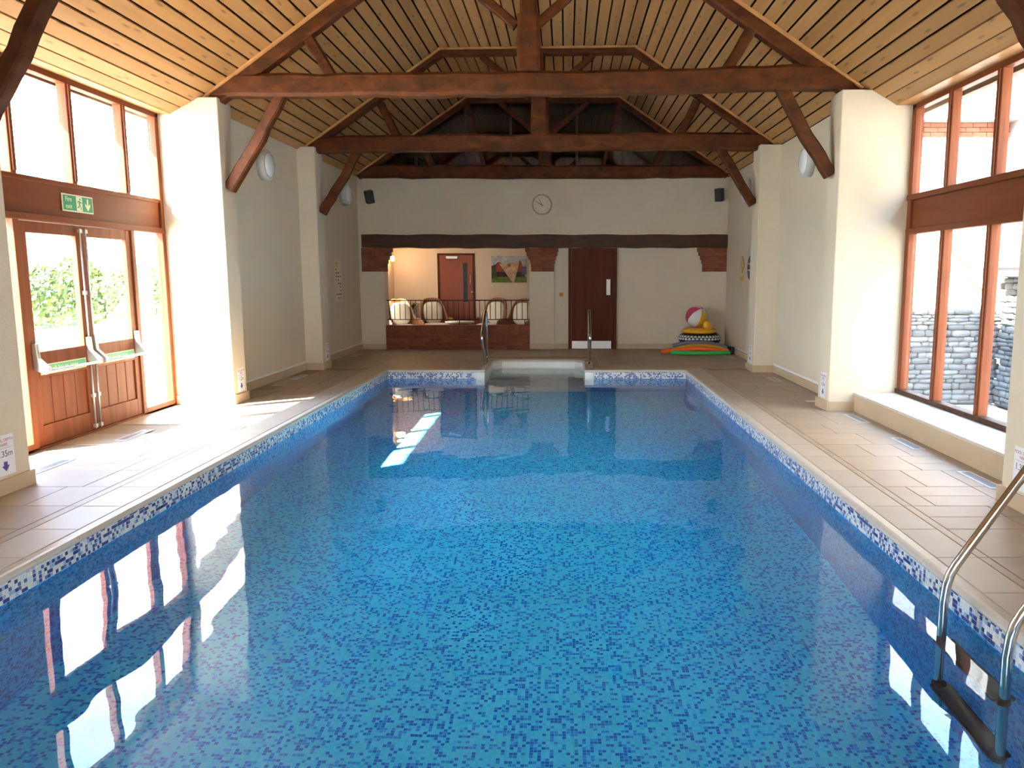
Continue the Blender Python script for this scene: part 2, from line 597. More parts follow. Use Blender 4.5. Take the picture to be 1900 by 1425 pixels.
def face_mtx(right, up, loc):
    r, u = Vector(right), Vector(up)
    nrm = r.cross(u)
    m = Matrix((r, u, nrm)).transposed().to_4x4()
    m.translation = Vector(loc)
    return m


# ------------------------------------------------------------------ key dimensions
XL, XR = -4.2, 3.27            # plain side walls
WL, WR = -4.64, 3.75           # window planes
YB = 16.06                     # back wall
YN = -2.0                      # wall behind the camera
PL = [(5.12, 5.58), (9.13, 9.50), (12.55, 12.95)]
PR = [(4.72, 5.15), (8.68, 9.05), (12.22, 12.66)]
PIX, PIXR = -3.92, 2.95        # pier faces
PX0, PX1 = -2.86, 1.93         # pool sides
PY0, PY1 = 1.15, 12.47         # pool ends
ZW = -0.145                    # water level
ZF = -1.36                     # pool floor

# ------------------------------------------------------------------ walls
wall_left = thing('wall_left', 'cream plastered left side wall with square piers between window bays', 'wall', kind='structure')
for (y0, y1) in [(YN, PL[0][0]), (PL[1][1], PL[2][0]), (PL[2][1], YB)]:
    box('wall_panel', 'plaster', (XL - 0.5, XL, y0, y1, -0.02, 3.47), wall_left)
for (y0, y1) in PL:
    MB().prism([(-4.72, -0.02), (PIX, -0.02), (PIX, 3.50), (-4.18, 3.50), (-4.45, 3.335), (-4.72, 3.335)], 'y', y0, y1).build('pier', 'plaster', wall_left, bevel=0.012)
box('wall_panel', 'plaster', (-4.75, WL - 0.03, PL[0][1], 5.84, -0.02, 3.4), wall_left)

wall_right = thing('wall_right', 'cream plastered right side wall with square piers beside the tall window', 'wall', kind='structure')
for (y0, y1) in [(YN, PR[0][0]), (PR[1][1], PR[2][0]), (PR[2][1], YB)]:
    box('wall_panel', 'plaster', (XR, XR + 0.5, y0, y1, -0.02, 3.47), wall_right)
for (y0, y1) in PR:
    MB().prism([(3.84, -0.02), (PIXR, -0.02), (PIXR, 3.48), (3.30, 3.48), (3.56, 3.335), (3.84, 3.335)], 'y', y0, y1).build('pier', 'plaster', wall_right, bevel=0.012)
bench = thing('window_bench', 'low cream window bench with pale slab top beneath the right window', 'bench', (3.49, 6.9, 0))
box('bench_body', 'plaster', (3.26, 3.80, 5.15, 8.68, 0.0, 0.185), bench)
box('bench_front', 'skirting', (3.24, 3.26, 5.15, 8.68, 0.0, 0.185), bench)
for i in range(6):
    ya = 5.15 + i * 3.53 / 6
    box('slab', 'bench_top', (3.232, 3.74, ya + 0.002, ya + 3.53 / 6 - 0.002, 0.185, 0.212), bench, bevel=0.004)

wall_near = thing('wall_near', 'cream plastered end wall behind the viewer', 'wall', kind='structure')
WN0, WN1, WNT = -1.75, 0.85, 2.25
box('wall_panel', 'plaster', (-4.9, WN0, YN - 0.3, YN, -0.02, 5.2), wall_near)
box('wall_panel', 'plaster', (WN1, 4.0, YN - 0.3, YN, -0.02, 5.2), wall_near)
box('wall_panel', 'plaster', (WN0, WN1, YN - 0.3, YN, -0.02, 0.3), wall_near)
box('wall_panel', 'plaster', (WN0, WN1, YN - 0.3, YN, WNT, 5.2), wall_near)
win4 = thing('window_4', 'timber end window behind the viewer', 'window', (-0.45, YN, 0.3), kind='structure')
for xm in (WN0 + .04, -0.45, WN1 - .04):
    box('mullion', 'joinery', (xm - .04, xm + .04, YN - .12, YN - .02, 0.3, WNT), win4)
for zz in (0.34, WNT - .04):
    box('rail', 'joinery', (WN0, WN1, YN - .11, YN - .03, zz - .04, zz + .04), win4)
for xa, xb in ((WN0 + .08, -0.49), (-0.41, WN1 - .08)):
    MB().box(xa, xb, YN - .073, YN - .067, .38, WNT - .08).build('pane', 'glass', win4)

# back wall ----------------------------------------------------------
wall_back = thing('wall_back', 'cream far end wall with a timber lintel over the lounge opening', 'wall', kind='structure')
box('upper_panel', 'plaster', (-4.7, 3.77, YB, YB + 0.3, 2.32, 3.46), wall_back)
box('wall_pier', 'plaster', (-4.7, -3.69, YB, YB + 0.3, 0, 2.32), wall_back)
box('wall_pier', 'plaster', (-0.745, -0.24, YB, YB + 0.3, 0, 2.32), wall_back, bevel=0.008)
box('recessed_panel', 'plaster', (-0.24, 0.05, YB + 0.09, YB + 0.3, 0, 2.32), wall_back)
box('recessed_panel', 'plaster', (1.04, 3.77, YB + 0.09, YB + 0.3, 0, 2.32), wall_back)
box('panel_above_door', 'plaster', (0.05, 1.04, YB + 0.09, YB + 0.3, 2.05, 2.32), wall_back)
lb = MB()
nseg = 24
for i in range(nseg + 1):
    x = -4.13 + (3.268 + 4.13) * i / nseg
    w1, w2 = 0.008 * math.sin(i * 1.7), 0.008 * math.sin(i * 2.3 + 1)
    lb.v += [(x, YB - 0.045 + w1 * .4, 2.062 + w2), (x, YB - 0.045 + w2 * .4, 2.325 + w1), (x, YB + 0.32, 2.325 + w1), (x, YB + 0.32, 2.062 + w2)]
for i in range(nseg):
    a, b = i * 4, (i + 1) * 4
    for k in range(4):
        lb.f.append((a + k, a + (k + 1) % 4, b + (k + 1) % 4, b + k))
        lb.s.append(False)
lb.f += [(0, 1, 2, 3), (nseg * 4 + 3, nseg * 4 + 2, nseg * 4 + 1, nseg * 4)]
lb.s += [False, False]
lb.build('lintel_beam', 'oak_dark', wall_back)


# bricks -------------------------------------------------------------
def brick_mesh(w, d, h):
    c = 0.004
    mb = MB()
    mb.v = []
    pts = []
    for z, q in ((0, c), (c, 0), (h - c, 0), (h, c)):
        pts += [(-w / 2 + q, q, z), (w / 2 - q, q, z), (w / 2 - q, d, z), (-w / 2 + q, d, z)]
    fs = [(3, 2, 1, 0), (12, 13, 14, 15)]
    for r in range(3):
        for k in range(4):
            fs.append((r * 4 + k, r * 4 + (k + 1) % 4, r * 4 + 4 + (k + 1) % 4, r * 4 + 4 + k))
    mb.add(pts, fs)
    me = mb.mesh('brick')
    me.materials.append(M['brick'])
    return me


BR = brick_mesh(0.215, 0.10, 0.065)
BRH = brick_mesh(0.1025, 0.10, 0.065)
BRS = brick_mesh(0.064, 0.10, 0.108)


def brick_course(parent, x0, x1, y, z, off):
    """one course of stretchers with half bricks closing the ends"""
    x = x0
    first = True
    while x < x1 - 0.03:
        w = 0.1125 if (first and off) else 0.225
        w = min(w, x1 - x)
        first = False
        if w > 0.2:
            inst('brick', BR, (x + w / 2, y + random.uniform(-.003, .003), z), parent, ((w - 0.010) / 0.215, 1, 1))
        else:
            inst('brick', BRH, (x + w / 2, y + random.uniform(-.003, .003), z), parent, ((w - 0.010) / 0.1025, 1, 1))
        x += w


low_wall = thing('low_brick_wall', 'low red brick wall below the railing of the lounge opening', 'brick wall', (-2.2, YB, 0))
box('mortar_core', 'mortar', (-3.70, -0.745, YB - 0.002, YB + 0.22, 0, 0.482), low_wall)
for c in range(5):
    brick_course(low_wall, -3.70, -0.745, YB - 0.012, 0.003 + c * 0.0755, c % 2)
nso = 39
for i in range(nso):
    inst('brick', BRS, (-3.70 + 2.955 * (i + 0.5) / nso, YB - 0.016, 0.381), low_wall)
box('coping_course', 'brick', (-3.70, -0.745, YB - 0.012, YB + 0.25, 0.484, 0.492), low_wall)


def corbel(label, rows):
    """rows = [(x0, x1)] from bottom to top"""
    t = thing('brick_corbel', label, 'corbel', (sum(rows[0]) / 2, YB, 1.585), group='stepped brick corbels under the lintel')
    for i, (x0, x1) in enumerate(rows):
        z = 1.587 + i * 0.0795
        box('mortar_core', 'mortar', (x0 + 0.006, x1 - 0.006, YB - 0.018, YB + 0.28, z - 0.002, z + 0.0775), t)
        brick_course(t, x0, x1, YB - 0.030, z + 0.002, i % 2)


steps_ = [0, 0, .02, .05, .085, .115]
corbel('stepped red brick corbel at the left end of the lintel', [(-4.15, -3.675 + s) for s in steps_])
corbel('stepped red brick corbel on the pier between lounge opening and door', [(-0.715 - s, -0.235 + s * 0.75) for s in steps_])
corbel('stepped red brick corbel at the right end above the pool toys', [(2.78 - s, 3.265) for s in steps_])

# skirting -----------------------------------------------------------
SK = 0.11
bl = MB()
bl.box(XL, XL + 0.022, PL[1][1], PL[2][0], 0, SK).box(XL, XL + 0.022, PL[2][1], YB, 0, SK)
bl.box(XL, XL + 0.022, YN, PL[0][0], 0, SK)
for (y0, y1) in PL:
    bl.box(PIX, PIX + 0.02, y0 - 0.02, y1 + 0.02, 0, SK)
    bl.box(-4.2 if y0 > 9.2 else -4.6, PIX, y0 - 0.02, y0, 0, SK)
    bl.box(-4.2 if y0 > 6 else -4.6, PIX, y1, y1 + 0.02, 0, SK)
struct(bl.build('baseboard_left', 'skirting', bevel=0.004), 'beige stone skirting along the left wall and piers', 'baseboard')
br_ = MB()
br_.box(XR - 0.022, XR, PR[1][1], PR[2][0], 0, SK).box(XR - 0.022, XR, PR[2][1], YB, 0, SK)
br_.box(XR - 0.022, XR, YN, PR[0][0], 0, SK)
for (y0, y1) in PR:
    br_.box(PIXR - 0.02, PIXR, y0 - 0.02, y1 + 0.02, 0, SK)
    br_.box(PIXR, 3.24, y0 - 0.02, y0, 0, SK)
    br_.box(PIXR, 3.24, y1, y1 + 0.02, 0, SK)
struct(br_.build('baseboard_right', 'skirting', bevel=0.004), 'beige stone skirting along the right wall and piers', 'baseboard')
bb = MB()
bb.box(XL + .022, -3.70, YB - 0.02, YB, 0, SK)
bb.box(-0.745, -0.24, YB - 0.02, YB, 0, SK).box(-0.24, 0.05, YB + 0.07, YB + 0.09, 0, SK).box(1.04, XR - .022, YB + 0.07, YB + 0.09, 0, SK)
struct(bb.build('baseboard_back', 'skirting', bevel=0.004), 'beige stone skirting along the far end wall', 'baseboard')
tl = MB()
tl.box(XL, XL + 0.010, PL[1][1] + .02, PL[2][0] - .02, SK, SK + 0.035).box(XL, XL + 0.010, PL[2][1] + .02, YB - .02, SK, SK + 0.035)
struct(tl.build('trim_1', 'white', bevel=0.004), 'thin white pipe cover above the left skirting', 'trim')
tr_ = MB()
tr_.box(XR - 0.010, XR, PR[1][1] + .02, PR[2][0] - .02, SK, SK + 0.035).box(XR - 0.010, XR, PR[2][1] + .02, YB - .02, SK, SK + 0.035)
struct(tr_.build('trim_2', 'white', bevel=0.004), 'thin white pipe cover above the right skirting', 'trim')

# ------------------------------------------------------------------ floor: deck tiles, coping, bullnose
floor = thing('floor', 'beige stone tiled pool deck around the pool', 'floor', kind='structure')
RX0, RX1, RY = -1.31, 0.31, 14.0   # roman step bay
fb = MB()
fb.box(-4.7, PX0 - 0.02, YN, YB + 0.3, -0.10, -0.006)
fb.box(PX1 + 0.02, 3.8, YN, YB + 0.3, -0.10, -0.006)
fb.box(PX0 - 0.02, RX0 - 0.02, PY1 + 0.02, YB + 0.3, -0.10, -0.006)
fb.box(RX1 + 0.02, PX1 + 0.02, PY1 + 0.02, YB + 0.3, -0.10, -0.006)
fb.box(RX0 - 0.02, RX1 + 0.02, RY + 0.02, YB + 0.3, -0.10, -0.006)
fb.box(PX0 - 0.02, PX1 + 0.02, YN, PY0 - 0.02, -0.10, -0.006)
fb.build('grout_bed', 'grout', floor)
_tile_cache = {}


def tile(x0, x1, y0, y1, name='paving_tile', mat='paver', z=0.0):
    w, d = round(x1 - x0, 3), round(y1 - y0, 3)
    if w < 0.03 or d < 0.03:
        return
    key = (w, d, mat)
    if key not in _tile_cache:
        g, c = 0.0028, 0.002
        mb = MB()
        pts = []
        for zz, q in ((-0.02, g), (-c, g), (0, g + c)):
            pts += [(-w / 2 + q, -d / 2 + q, zz), (w / 2 - q, -d / 2 + q, zz), (w / 2 - q, d / 2 - q, zz), (-w / 2 + q, d / 2 - q, zz)]
        fs = [(8, 9, 10, 11)]
        for r in range(2):
            for k in range(4):
                fs.append((r * 4 + k, r * 4 + (k + 1) % 4, r * 4 + 4 + (k + 1) % 4, r * 4 + 4 + k))
        mb.add(pts, fs)
        me = mb.mesh(name)
        me.materials.append(M[mat])
        _tile_cache[key] = me
    inst(name, _tile_cache[key], ((x0 + x1) / 2, (y0 + y1) / 2, z + random.uniform(-.0006, .0006)), floor)


def pave(xs_choices, y0, y1, row=0.476, seed=3):
    rnd = random.Random(seed)
    y = y0
    while y < y1 - 0.05:
        yy = min(y + row, y1)
        xs = rnd.choice(xs_choices)
        for a, b in zip(xs[:-1], xs[1:]):
            if b - a > 0.42 and rnd.random() < 0.3 and yy - y > 0.4:
                ym = y + 0.238
                tile(a, b, y, ym)
                tile(a, b, ym, yy)
            else:
                tile(a, b, y, yy)
        y = yy


Y_J = 4.546 - 0.476 * 7           # coping joint phase
# right deck
pave([(2.30, 2.62, 3.24), (2.30, 2.80, 3.24), (2.30, 2.46, 2.94, 3.24), (2.30, 2.62, 2.94, 3.24)], 2.17, 12.47, seed=5)
# left deck
pave([(-3.92, -3.61, -3.30), (-4.6, -3.92, -3.61, -3.30), (-4.6, -3.82, -3.30), (-4.6, -4.1, -3.5, -3.30)], 2.17, 12.47, seed=9)
# far deck
xs_far = [(-4.2, -3.6, -2.86, -2.26, -1.8, -1.45), (-4.2, -3.75, -3.2, -2.6, -2.1, -1.45)]
for i, y in enumerate([12.47 + 0.3 + 0.476 * k for k in range(7)]):
    y2 = min(y + 0.476, YB)
    for xs in (xs_far[i % 2], [-0.88 - v for v in reversed(xs_far[(i + 1) % 2])]):
        for a, b in zip(xs[:-1], xs[1:]):
            tile(a, b, y, y2)
    if y > 14.25:
        for a, b in ((-1.45, -0.9), (-0.9, -0.3), (-0.3, 0.57)):
            tile(a, b, y, y2)
# coping stones, a thin strip outside them, bullnose edge
for side in (0, 1):
    xa, xb = ((2.01, 2.24) if side else (-3.23, -2.94))
    sa, sb = ((2.24, 2.30) if side else (-3.30, -3.23))
    y = Y_J
    while y < PY1 + 0.3:
        tile(xa, xb, y, min(y + 0.476, PY1 + 0.3), 'coping_stone', 'coping')
        y += 0.476
    y = Y_J
    while y < PY1:
        tile(sa, sb, y, min(y + 0.952, PY1 + .3), 'edge_strip', 'paver')
        y += 0.952
for (xa, xb) in ((-2.94, -1.45), (0.45, 2.01)):
    n = 3
    for i in range(n):
        tile(xa + (xb - xa) * i / n, xa + (xb - xa) * (i + 1) / n, PY1 + 0.08, PY1 + 0.30, 'coping_stone', 'coping')
for i in range(3):
    tile(-1.45 + 1.9 * i / 3, -1.45 + 1.9 * (i + 1) / 3, RY + 0.08, RY + 0.25, 'coping_stone', 'coping')
for xa in (-1.45, 0.375):
    for i in range(3):
        tile(xa, xa + 0.075, PY1 + .3 + 0.5 * i, PY1 + .3 + 0.5 * (i + 1) if i < 2 else RY + .08, 'coping_stone', 'coping')

# bullnose edge pieces: a rounded nosing run along the pool rim
BN = [(0.08, -0.004), (0.02, 0.006), (0.0, 0.004), (-0.012, -0.008), (-0.014, -0.022), (-0.006, -0.034), (0.02, -0.040), (0.08, -0.040)]


def bull_piece(p0, p1, outdir):
    """p0->p1 along the rim, outdir = away from the water"""
    p0, p1, od = Vector(p0), Vector(p1), Vector(outdir)
    d = (p1 - p0).normalized() * 0.0015
    mb = MB()
    n = len(BN)
    vs_ = []
    for p in (p0 + d, p1 - d):
        vs_ += [p + od * a + Vector((0, 0, b)) for a, b in BN]
    fs = [tuple(range(n)), tuple(range(2 * n - 1, n - 1, -1))] + [(i, (i + 1) % n, n + (i + 1) % n, n + i) for i in range(n)]
    mb.add(vs_, fs, False)
    mb.build('bullnose', 'bullnose', floor)


def bull_run(p0, p1, od, n):
    p0, p1 = Vector(p0), Vector(p1)
    for i in range(n):
        bull_piece(p0.lerp(p1, i / n), p0.lerp(p1, (i + 1) / n), od)


bull_run((PX1, Y_J, 0), (PX1, PY1 + .005, 0), (1, 0, 0), 12)
bull_run((PX0, Y_J, 0), (PX0, PY1 + .005, 0), (-1, 0, 0), 12)
bull_run((PX0 - .08, PY1, 0), (RX0 + .012, PY1, 0), (0, 1, 0), 2)
bull_run((RX1 - .012, PY1, 0), (PX1 + .08, PY1, 0), (0, 1, 0), 2)
bull_run((RX0, PY1, 0), (RX0, RY - .2, 0), (-1, 0, 0), 2)
bull_run((RX1, PY1, 0), (RX1, RY - .2, 0), (1, 0, 0), 2)
bull_run((RX0 + .16, RY, 0), (RX1 - .16, RY, 0), (0, 1, 0), 2)
bull_piece((RX0, RY - .2, 0), (RX0 + .16, RY, 0), (-.78, .62, 0))
bull_piece((RX1 - .16, RY, 0), (RX1, RY - .2, 0), (.78, .62, 0))

# ------------------------------------------------------------------ pool basin, mosaic band, steps, water
pool = thing('pool_basin', 'rectangular swimming pool lined with small blue mosaic', 'pool', kind='structure')
box('pool_floor', 'mosaic_floor', (PX0 - .05, PX1 + .05, PY0 - .05, PY1 + .05, ZF - 0.1, ZF), pool)
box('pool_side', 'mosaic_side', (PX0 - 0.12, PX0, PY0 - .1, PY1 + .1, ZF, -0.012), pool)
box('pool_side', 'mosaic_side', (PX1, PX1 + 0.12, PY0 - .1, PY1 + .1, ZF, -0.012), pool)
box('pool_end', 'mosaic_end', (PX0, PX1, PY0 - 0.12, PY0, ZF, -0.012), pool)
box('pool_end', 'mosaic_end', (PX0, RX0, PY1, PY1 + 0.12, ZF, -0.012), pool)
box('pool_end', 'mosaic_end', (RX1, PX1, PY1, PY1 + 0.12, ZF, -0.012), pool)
# entry steps in the far bay
st = MB()
st.prism([(RX0 - .1, PY1 + .12), (RX0, PY1 + .12), (RX0, RY - .2), (RX0 + .16, RY), (RX1 - .16, RY), (RX1, RY - .2), (RX1, PY1 + .12), (RX1 + .1, PY1 + .12), (RX1 + .1, RY + .1), (RX0 - .1, RY + .1)], 'z', ZF, -0.02)
st.build('step_bay_wall', 'steps', pool)
for i, (yy, zz) in enumerate([(13.55, -0.33), (13.15, -0.58), (12.78, -0.83), (12.45, -1.08)]):
    box('step', 'steps', (RX0 - .02, RX1 + .02, yy, RY + .02 if i == 0 else [13.55, 13.15, 12.78][i - 1], ZF, zz), pool, bevel=0.015)
box('corner_post', 'steps', (RX0 - 0.14, RX0 + 0.004, PY1 - 0.008, PY1 + 0.13, -0.75, -0.03), pool, bevel=0.01)
box('corner_post', 'steps', (RX1 - 0.004, RX1 + 0.14, PY1 - 0.008, PY1 + 0.13, -0.75, -0.03), pool, bevel=0.01)


# waterline band of real little tiles
def tile_band(axis, fixed, a0, a1, nrm, mat):
    s, rows = 0.023, 5
    mb = MB()
    gap, t, c = 0.0016, 0.003, 0.0008
    na = int((a1 - a0) / s)
    k0 = math.ceil(a0 / s)
    for i in range(na):
        for r in range(rows):
            lo, hi = (k0 + i) * s + gap, (k0 + i + 1) * s - gap
            zc = -(r + 2) * s
            zl, zh = zc + gap, zc + s - gap
            if zh > -0.02:
                continue
            f0, f1 = fixed, fixed + nrm * t
            if axis == 'y':
                vs_ = [(f0, lo, zl), (f0, hi, zl), (f0, hi, zh), (f0, lo, zh), (f1, lo + c, zl + c), (f1, hi - c, zl + c), (f1, hi - c, zh - c), (f1, lo + c, zh - c)]
            else:
                vs_ = [(lo, f0, zl), (hi, f0, zl), (hi, f0, zh), (lo, f0, zh), (lo + c, f1, zl + c), (hi - c, f1, zl + c), (hi - c, f1, zh - c), (lo + c, f1, zh - c)]
            mb.add(vs_, [(4, 5, 6, 7), (0, 1, 5, 4), (1, 2, 6, 5), (2, 3, 7, 6), (3, 0, 4, 7)])
    o = mb.build('waterline_tiles', mat, pool)
    o['kind'] = 'stuff'
    return o


BZ0, BZ1 = -0.139, -0.012
box('tile_bed', 'tile_grout', (PX0, PX0 + 0.002, PY0, PY1, BZ0, BZ1), pool)
box('tile_bed', 'tile_grout', (PX1 - 0.002, PX1, PY0, PY1, BZ0, BZ1), pool)
box('tile_bed', 'tile_grout', (PX0 + .002, RX0 - .14, PY1 - 0.002, PY1, BZ0, BZ1), pool)
box('tile_bed', 'tile_grout', (RX1 + .14, PX1 - .002, PY1 - 0.002, PY1, BZ0, BZ1), pool)
tile_band('y', PX0 + 0.002, 2.0, PY1, 1, 'tile_side')
tile_band('y', PX1 - 0.002, 2.0, PY1, -1, 'tile_side')
tile_band('x', PY1 - 0.002, PX0, RX0 - .16, -1, 'tile_end')
tile_band('x', PY1 - 0.002, RX1 + .14, PX1 - .02, -1, 'tile_end')


def water():
    """the pool surface with low, long ripples as real relief"""
    rnd = random.Random(4)
    waves = []
    for lam, amp, n in ((1.9, 0.0011, 4), (0.8, 0.00045, 6), (0.24, 0.00022, 8)):
        for _ in range(n):
            a = rnd.uniform(0, math.tau)
            k = math.tau / (lam * rnd.uniform(0.75, 1.3))
            waves.append((k * math.cos(a), k * math.sin(a), rnd.uniform(0, math.tau), amp / n * 2))
    xs = [PX0 + (PX1 - PX0) * i / 150 for i in range(151)]
    ys = [PY0 + (PY1 - PY0) * i / 350 for i in range(351)]
    hgt = lambda x, y: ZW + sum(a * math.sin(kx * x + ky * y + p) for kx, ky, p, a in waves)
    mb = MB()
    vs_ = [(x, y, hgt(x, y)) for y in ys for x in xs]
    fs = [(j * 151 + i, j * 151 + i + 1, (j + 1) * 151 + i + 1, (j + 1) * 151 + i) for j in range(350) for i in range(150)]
    mb.add(vs_, fs, True)
    nx, ny = 24, 30
    v2 = []
    for j in range(ny + 1):
        for i in range(nx + 1):
            x, y = RX0 + (RX1 - RX0) * i / nx, PY1 + (RY - PY1) * j / ny
            v2.append((x, y, hgt(x, y)))
    f2 = [(j * (nx + 1) + i, j * (nx + 1) + i + 1, (j + 1) * (nx + 1) + i + 1, (j + 1) * (nx + 1) + i) for j in range(ny) for i in range(nx)]
    mb.add(v2, f2, True)
    mb.recalc = False
    return mb.build('water', 'water')


water_o = water()
water_o.cycles.is_caustics_caster = True
for o_ in pool.children:
    o_.cycles.is_caustics_receiver = True
tag(water_o, 'still clear blue pool water with window reflections', 'water', kind='stuff')

# ------------------------------------------------------------------ ceiling
SLOPE = (4.97 - 3.45) / (4.2 - 1.95)
CP = [(-4.2, 3.45), (-1.95, 4.97), (1.07, 4.97), (3.27, 3.47)]
TR = [(5.42, 4.72), (9.30, 8.86), (12.75, 12.44), (15.93, 15.93)]      # truss y at left and right wall


def ty(k, x):
    a, b = TR[k]
    t = (x - XL) / (XR - XL)
    return a + (b - a) * t


ceiling = thing('ceiling', 'sloped pine board ceiling with dark gaps between the boards', 'ceiling', kind='structure')
OFF = 0.035
MB().prism([(-5.06, 3.47), (-4.16, 3.47 + OFF), (-1.96, 4.97 + OFF), (1.08, 4.97 + OFF), (3.25, 3.47 + OFF), (4.17, 3.47),
            (4.17, 3.6), (3.3, 3.66), (1.1, 5.2), (-1.98, 5.2), (-4.2, 3.66), (-5.06, 3.6)], 'y', YN - .3, YB + 0.3).build('board_backing', 'gap', ceiling)


def board_mesh(w):
    mb = MB()
    c, t = 0.003, 0.030
    pts = []
    for y in (-0.5, 0.5):
        pts += [(-w / 2, y, t), (-w / 2, y, c), (-w / 2 + c, y, 0), (w / 2 - c, y, 0), (w / 2, y, c), (w / 2, y, t)]
    fs = [(5, 4, 3, 2, 1, 0), (6, 7, 8, 9, 10, 11)] + [(i, (i + 1) % 6, 6 + (i + 1) % 6, 6 + i) for i in range(6)]
    mb.add(pts, fs)
    me = mb.mesh('board')
    me.materials.append(M['pine'])
    return me


segs = [((-4.2, 3.45), (-1.95, 4.97), 17), ((-1.95, 4.97), (1.07, 4.97), 19), ((1.07, 4.97), (3.27, 3.47), 17)]
for (p0, p1, n) in segs:
    L = math.hypot(p1[0] - p0[0], p1[1] - p0[1])
    ang = -math.atan2(p1[1] - p0[1], p1[0] - p0[0])
    me = board_mesh(L / n - 0.022)
    for i in range(n):
        t = (i + 0.5) / n
        x, z = p0[0] + (p1[0] - p0[0]) * t, p0[1] + (p1[1] - p0[1]) * t
        ends = [YN] + [ty(k, x) for k in range(3)] + [YB]
        for k in range(4):
            ya, yb = ends[k] + 0.002, ends[k + 1] - 0.002
            inst('board', me, (x, (ya + yb) / 2, z), ceiling, (1, yb - ya, 1), (0, ang, 0))
# boards that drop past the wall line to the window heads
for side, (ya, yb) in ((0, (PL[0][1], PL[1][0])), (1, (PR[0][1], PR[1][0]))):
    if side == 0:
        pa, pb, fx0, fx1 = (-4.46, 3.318), (-4.2, 3.45), -4.60, -4.46
    else:
        pa, pb, fx0, fx1 = (3.27, 3.47), (3.54, 3.318), 3.54, 3.71
    L = math.hypot(pb[0] - pa[0], pb[1] - pa[1])
    ang = -math.atan2(pb[1] - pa[1], pb[0] - pa[0])
    me = board_mesh(L / 2 - 0.010)
    for i in range(2):
        t = (i + 0.5) / 2
        inst('board', me, (pa[0] + (pb[0] - pa[0]) * t, (ya + yb) / 2, pa[1] + (pb[1] - pa[1]) * t), ceiling, (1, yb - ya, 1), (0, ang, 0))
    inst('board', board_mesh(fx1 - fx0 + .02), ((fx0 + fx1) / 2, (ya + yb) / 2, 3.316), ceiling, (1, yb - ya, 1))
for yy in (YN - .3, YB + .28):
    MB().prism([(-4.3, 3.46), (-1.96, 5.0), (1.08, 5.0), (3.4, 3.46)], 'y', yy, yy + 0.02).build('gable_board', 'gap', ceiling) if yy < 0 else None


# ------------------------------------------------------------------ roof trusses
def timber(mb, k, p0, p1, w, t, y_off=0.0, n=8, wob=0.006, taper=1.0, bow=0.0, seed=0):
    """hewn timber between two points (x,z) in the plane of truss k; w across, t deep in y"""
    rnd = random.Random(seed)
    a, b = Vector((p0[0], p0[1])), Vector((p1[0], p1[1]))
    d = (b - a).normalized()
    nv = Vector((-d.y, d.x))
    ring = [(-.5, -.36), (-.36, -.5), (.36, -.5), (.5, -.36), (.5, .36), (.36, .5), (-.36, .5), (-.5, .36)]
    vs_, fs = [], []
    for i in range(n + 1):
        s = i / n
        c = a.lerp(b, s) + nv * (bow * math.sin(math.pi * s) + rnd.uniform(-wob, wob))
        ww = w * (1 + (taper - 1) * s) * (1 + rnd.uniform(-.05, .05) * (wob > 0))
        for (q, r) in ring:
            p = c + nv * (q * ww)
            vs_.append((p.x, ty(k, p.x) + y_off + r * t, p.y))
    for i in range(n):
        for j in range(8):
            fs.append((i * 8 + j, i * 8 + (j + 1) % 8, (i + 1) * 8 + (j + 1) % 8, (i + 1) * 8 + j))
    fs += [tuple(range(7, -1, -1)), tuple(range(n * 8, n * 8 + 8))]
    mb.add(vs_, fs, False)
    return mb


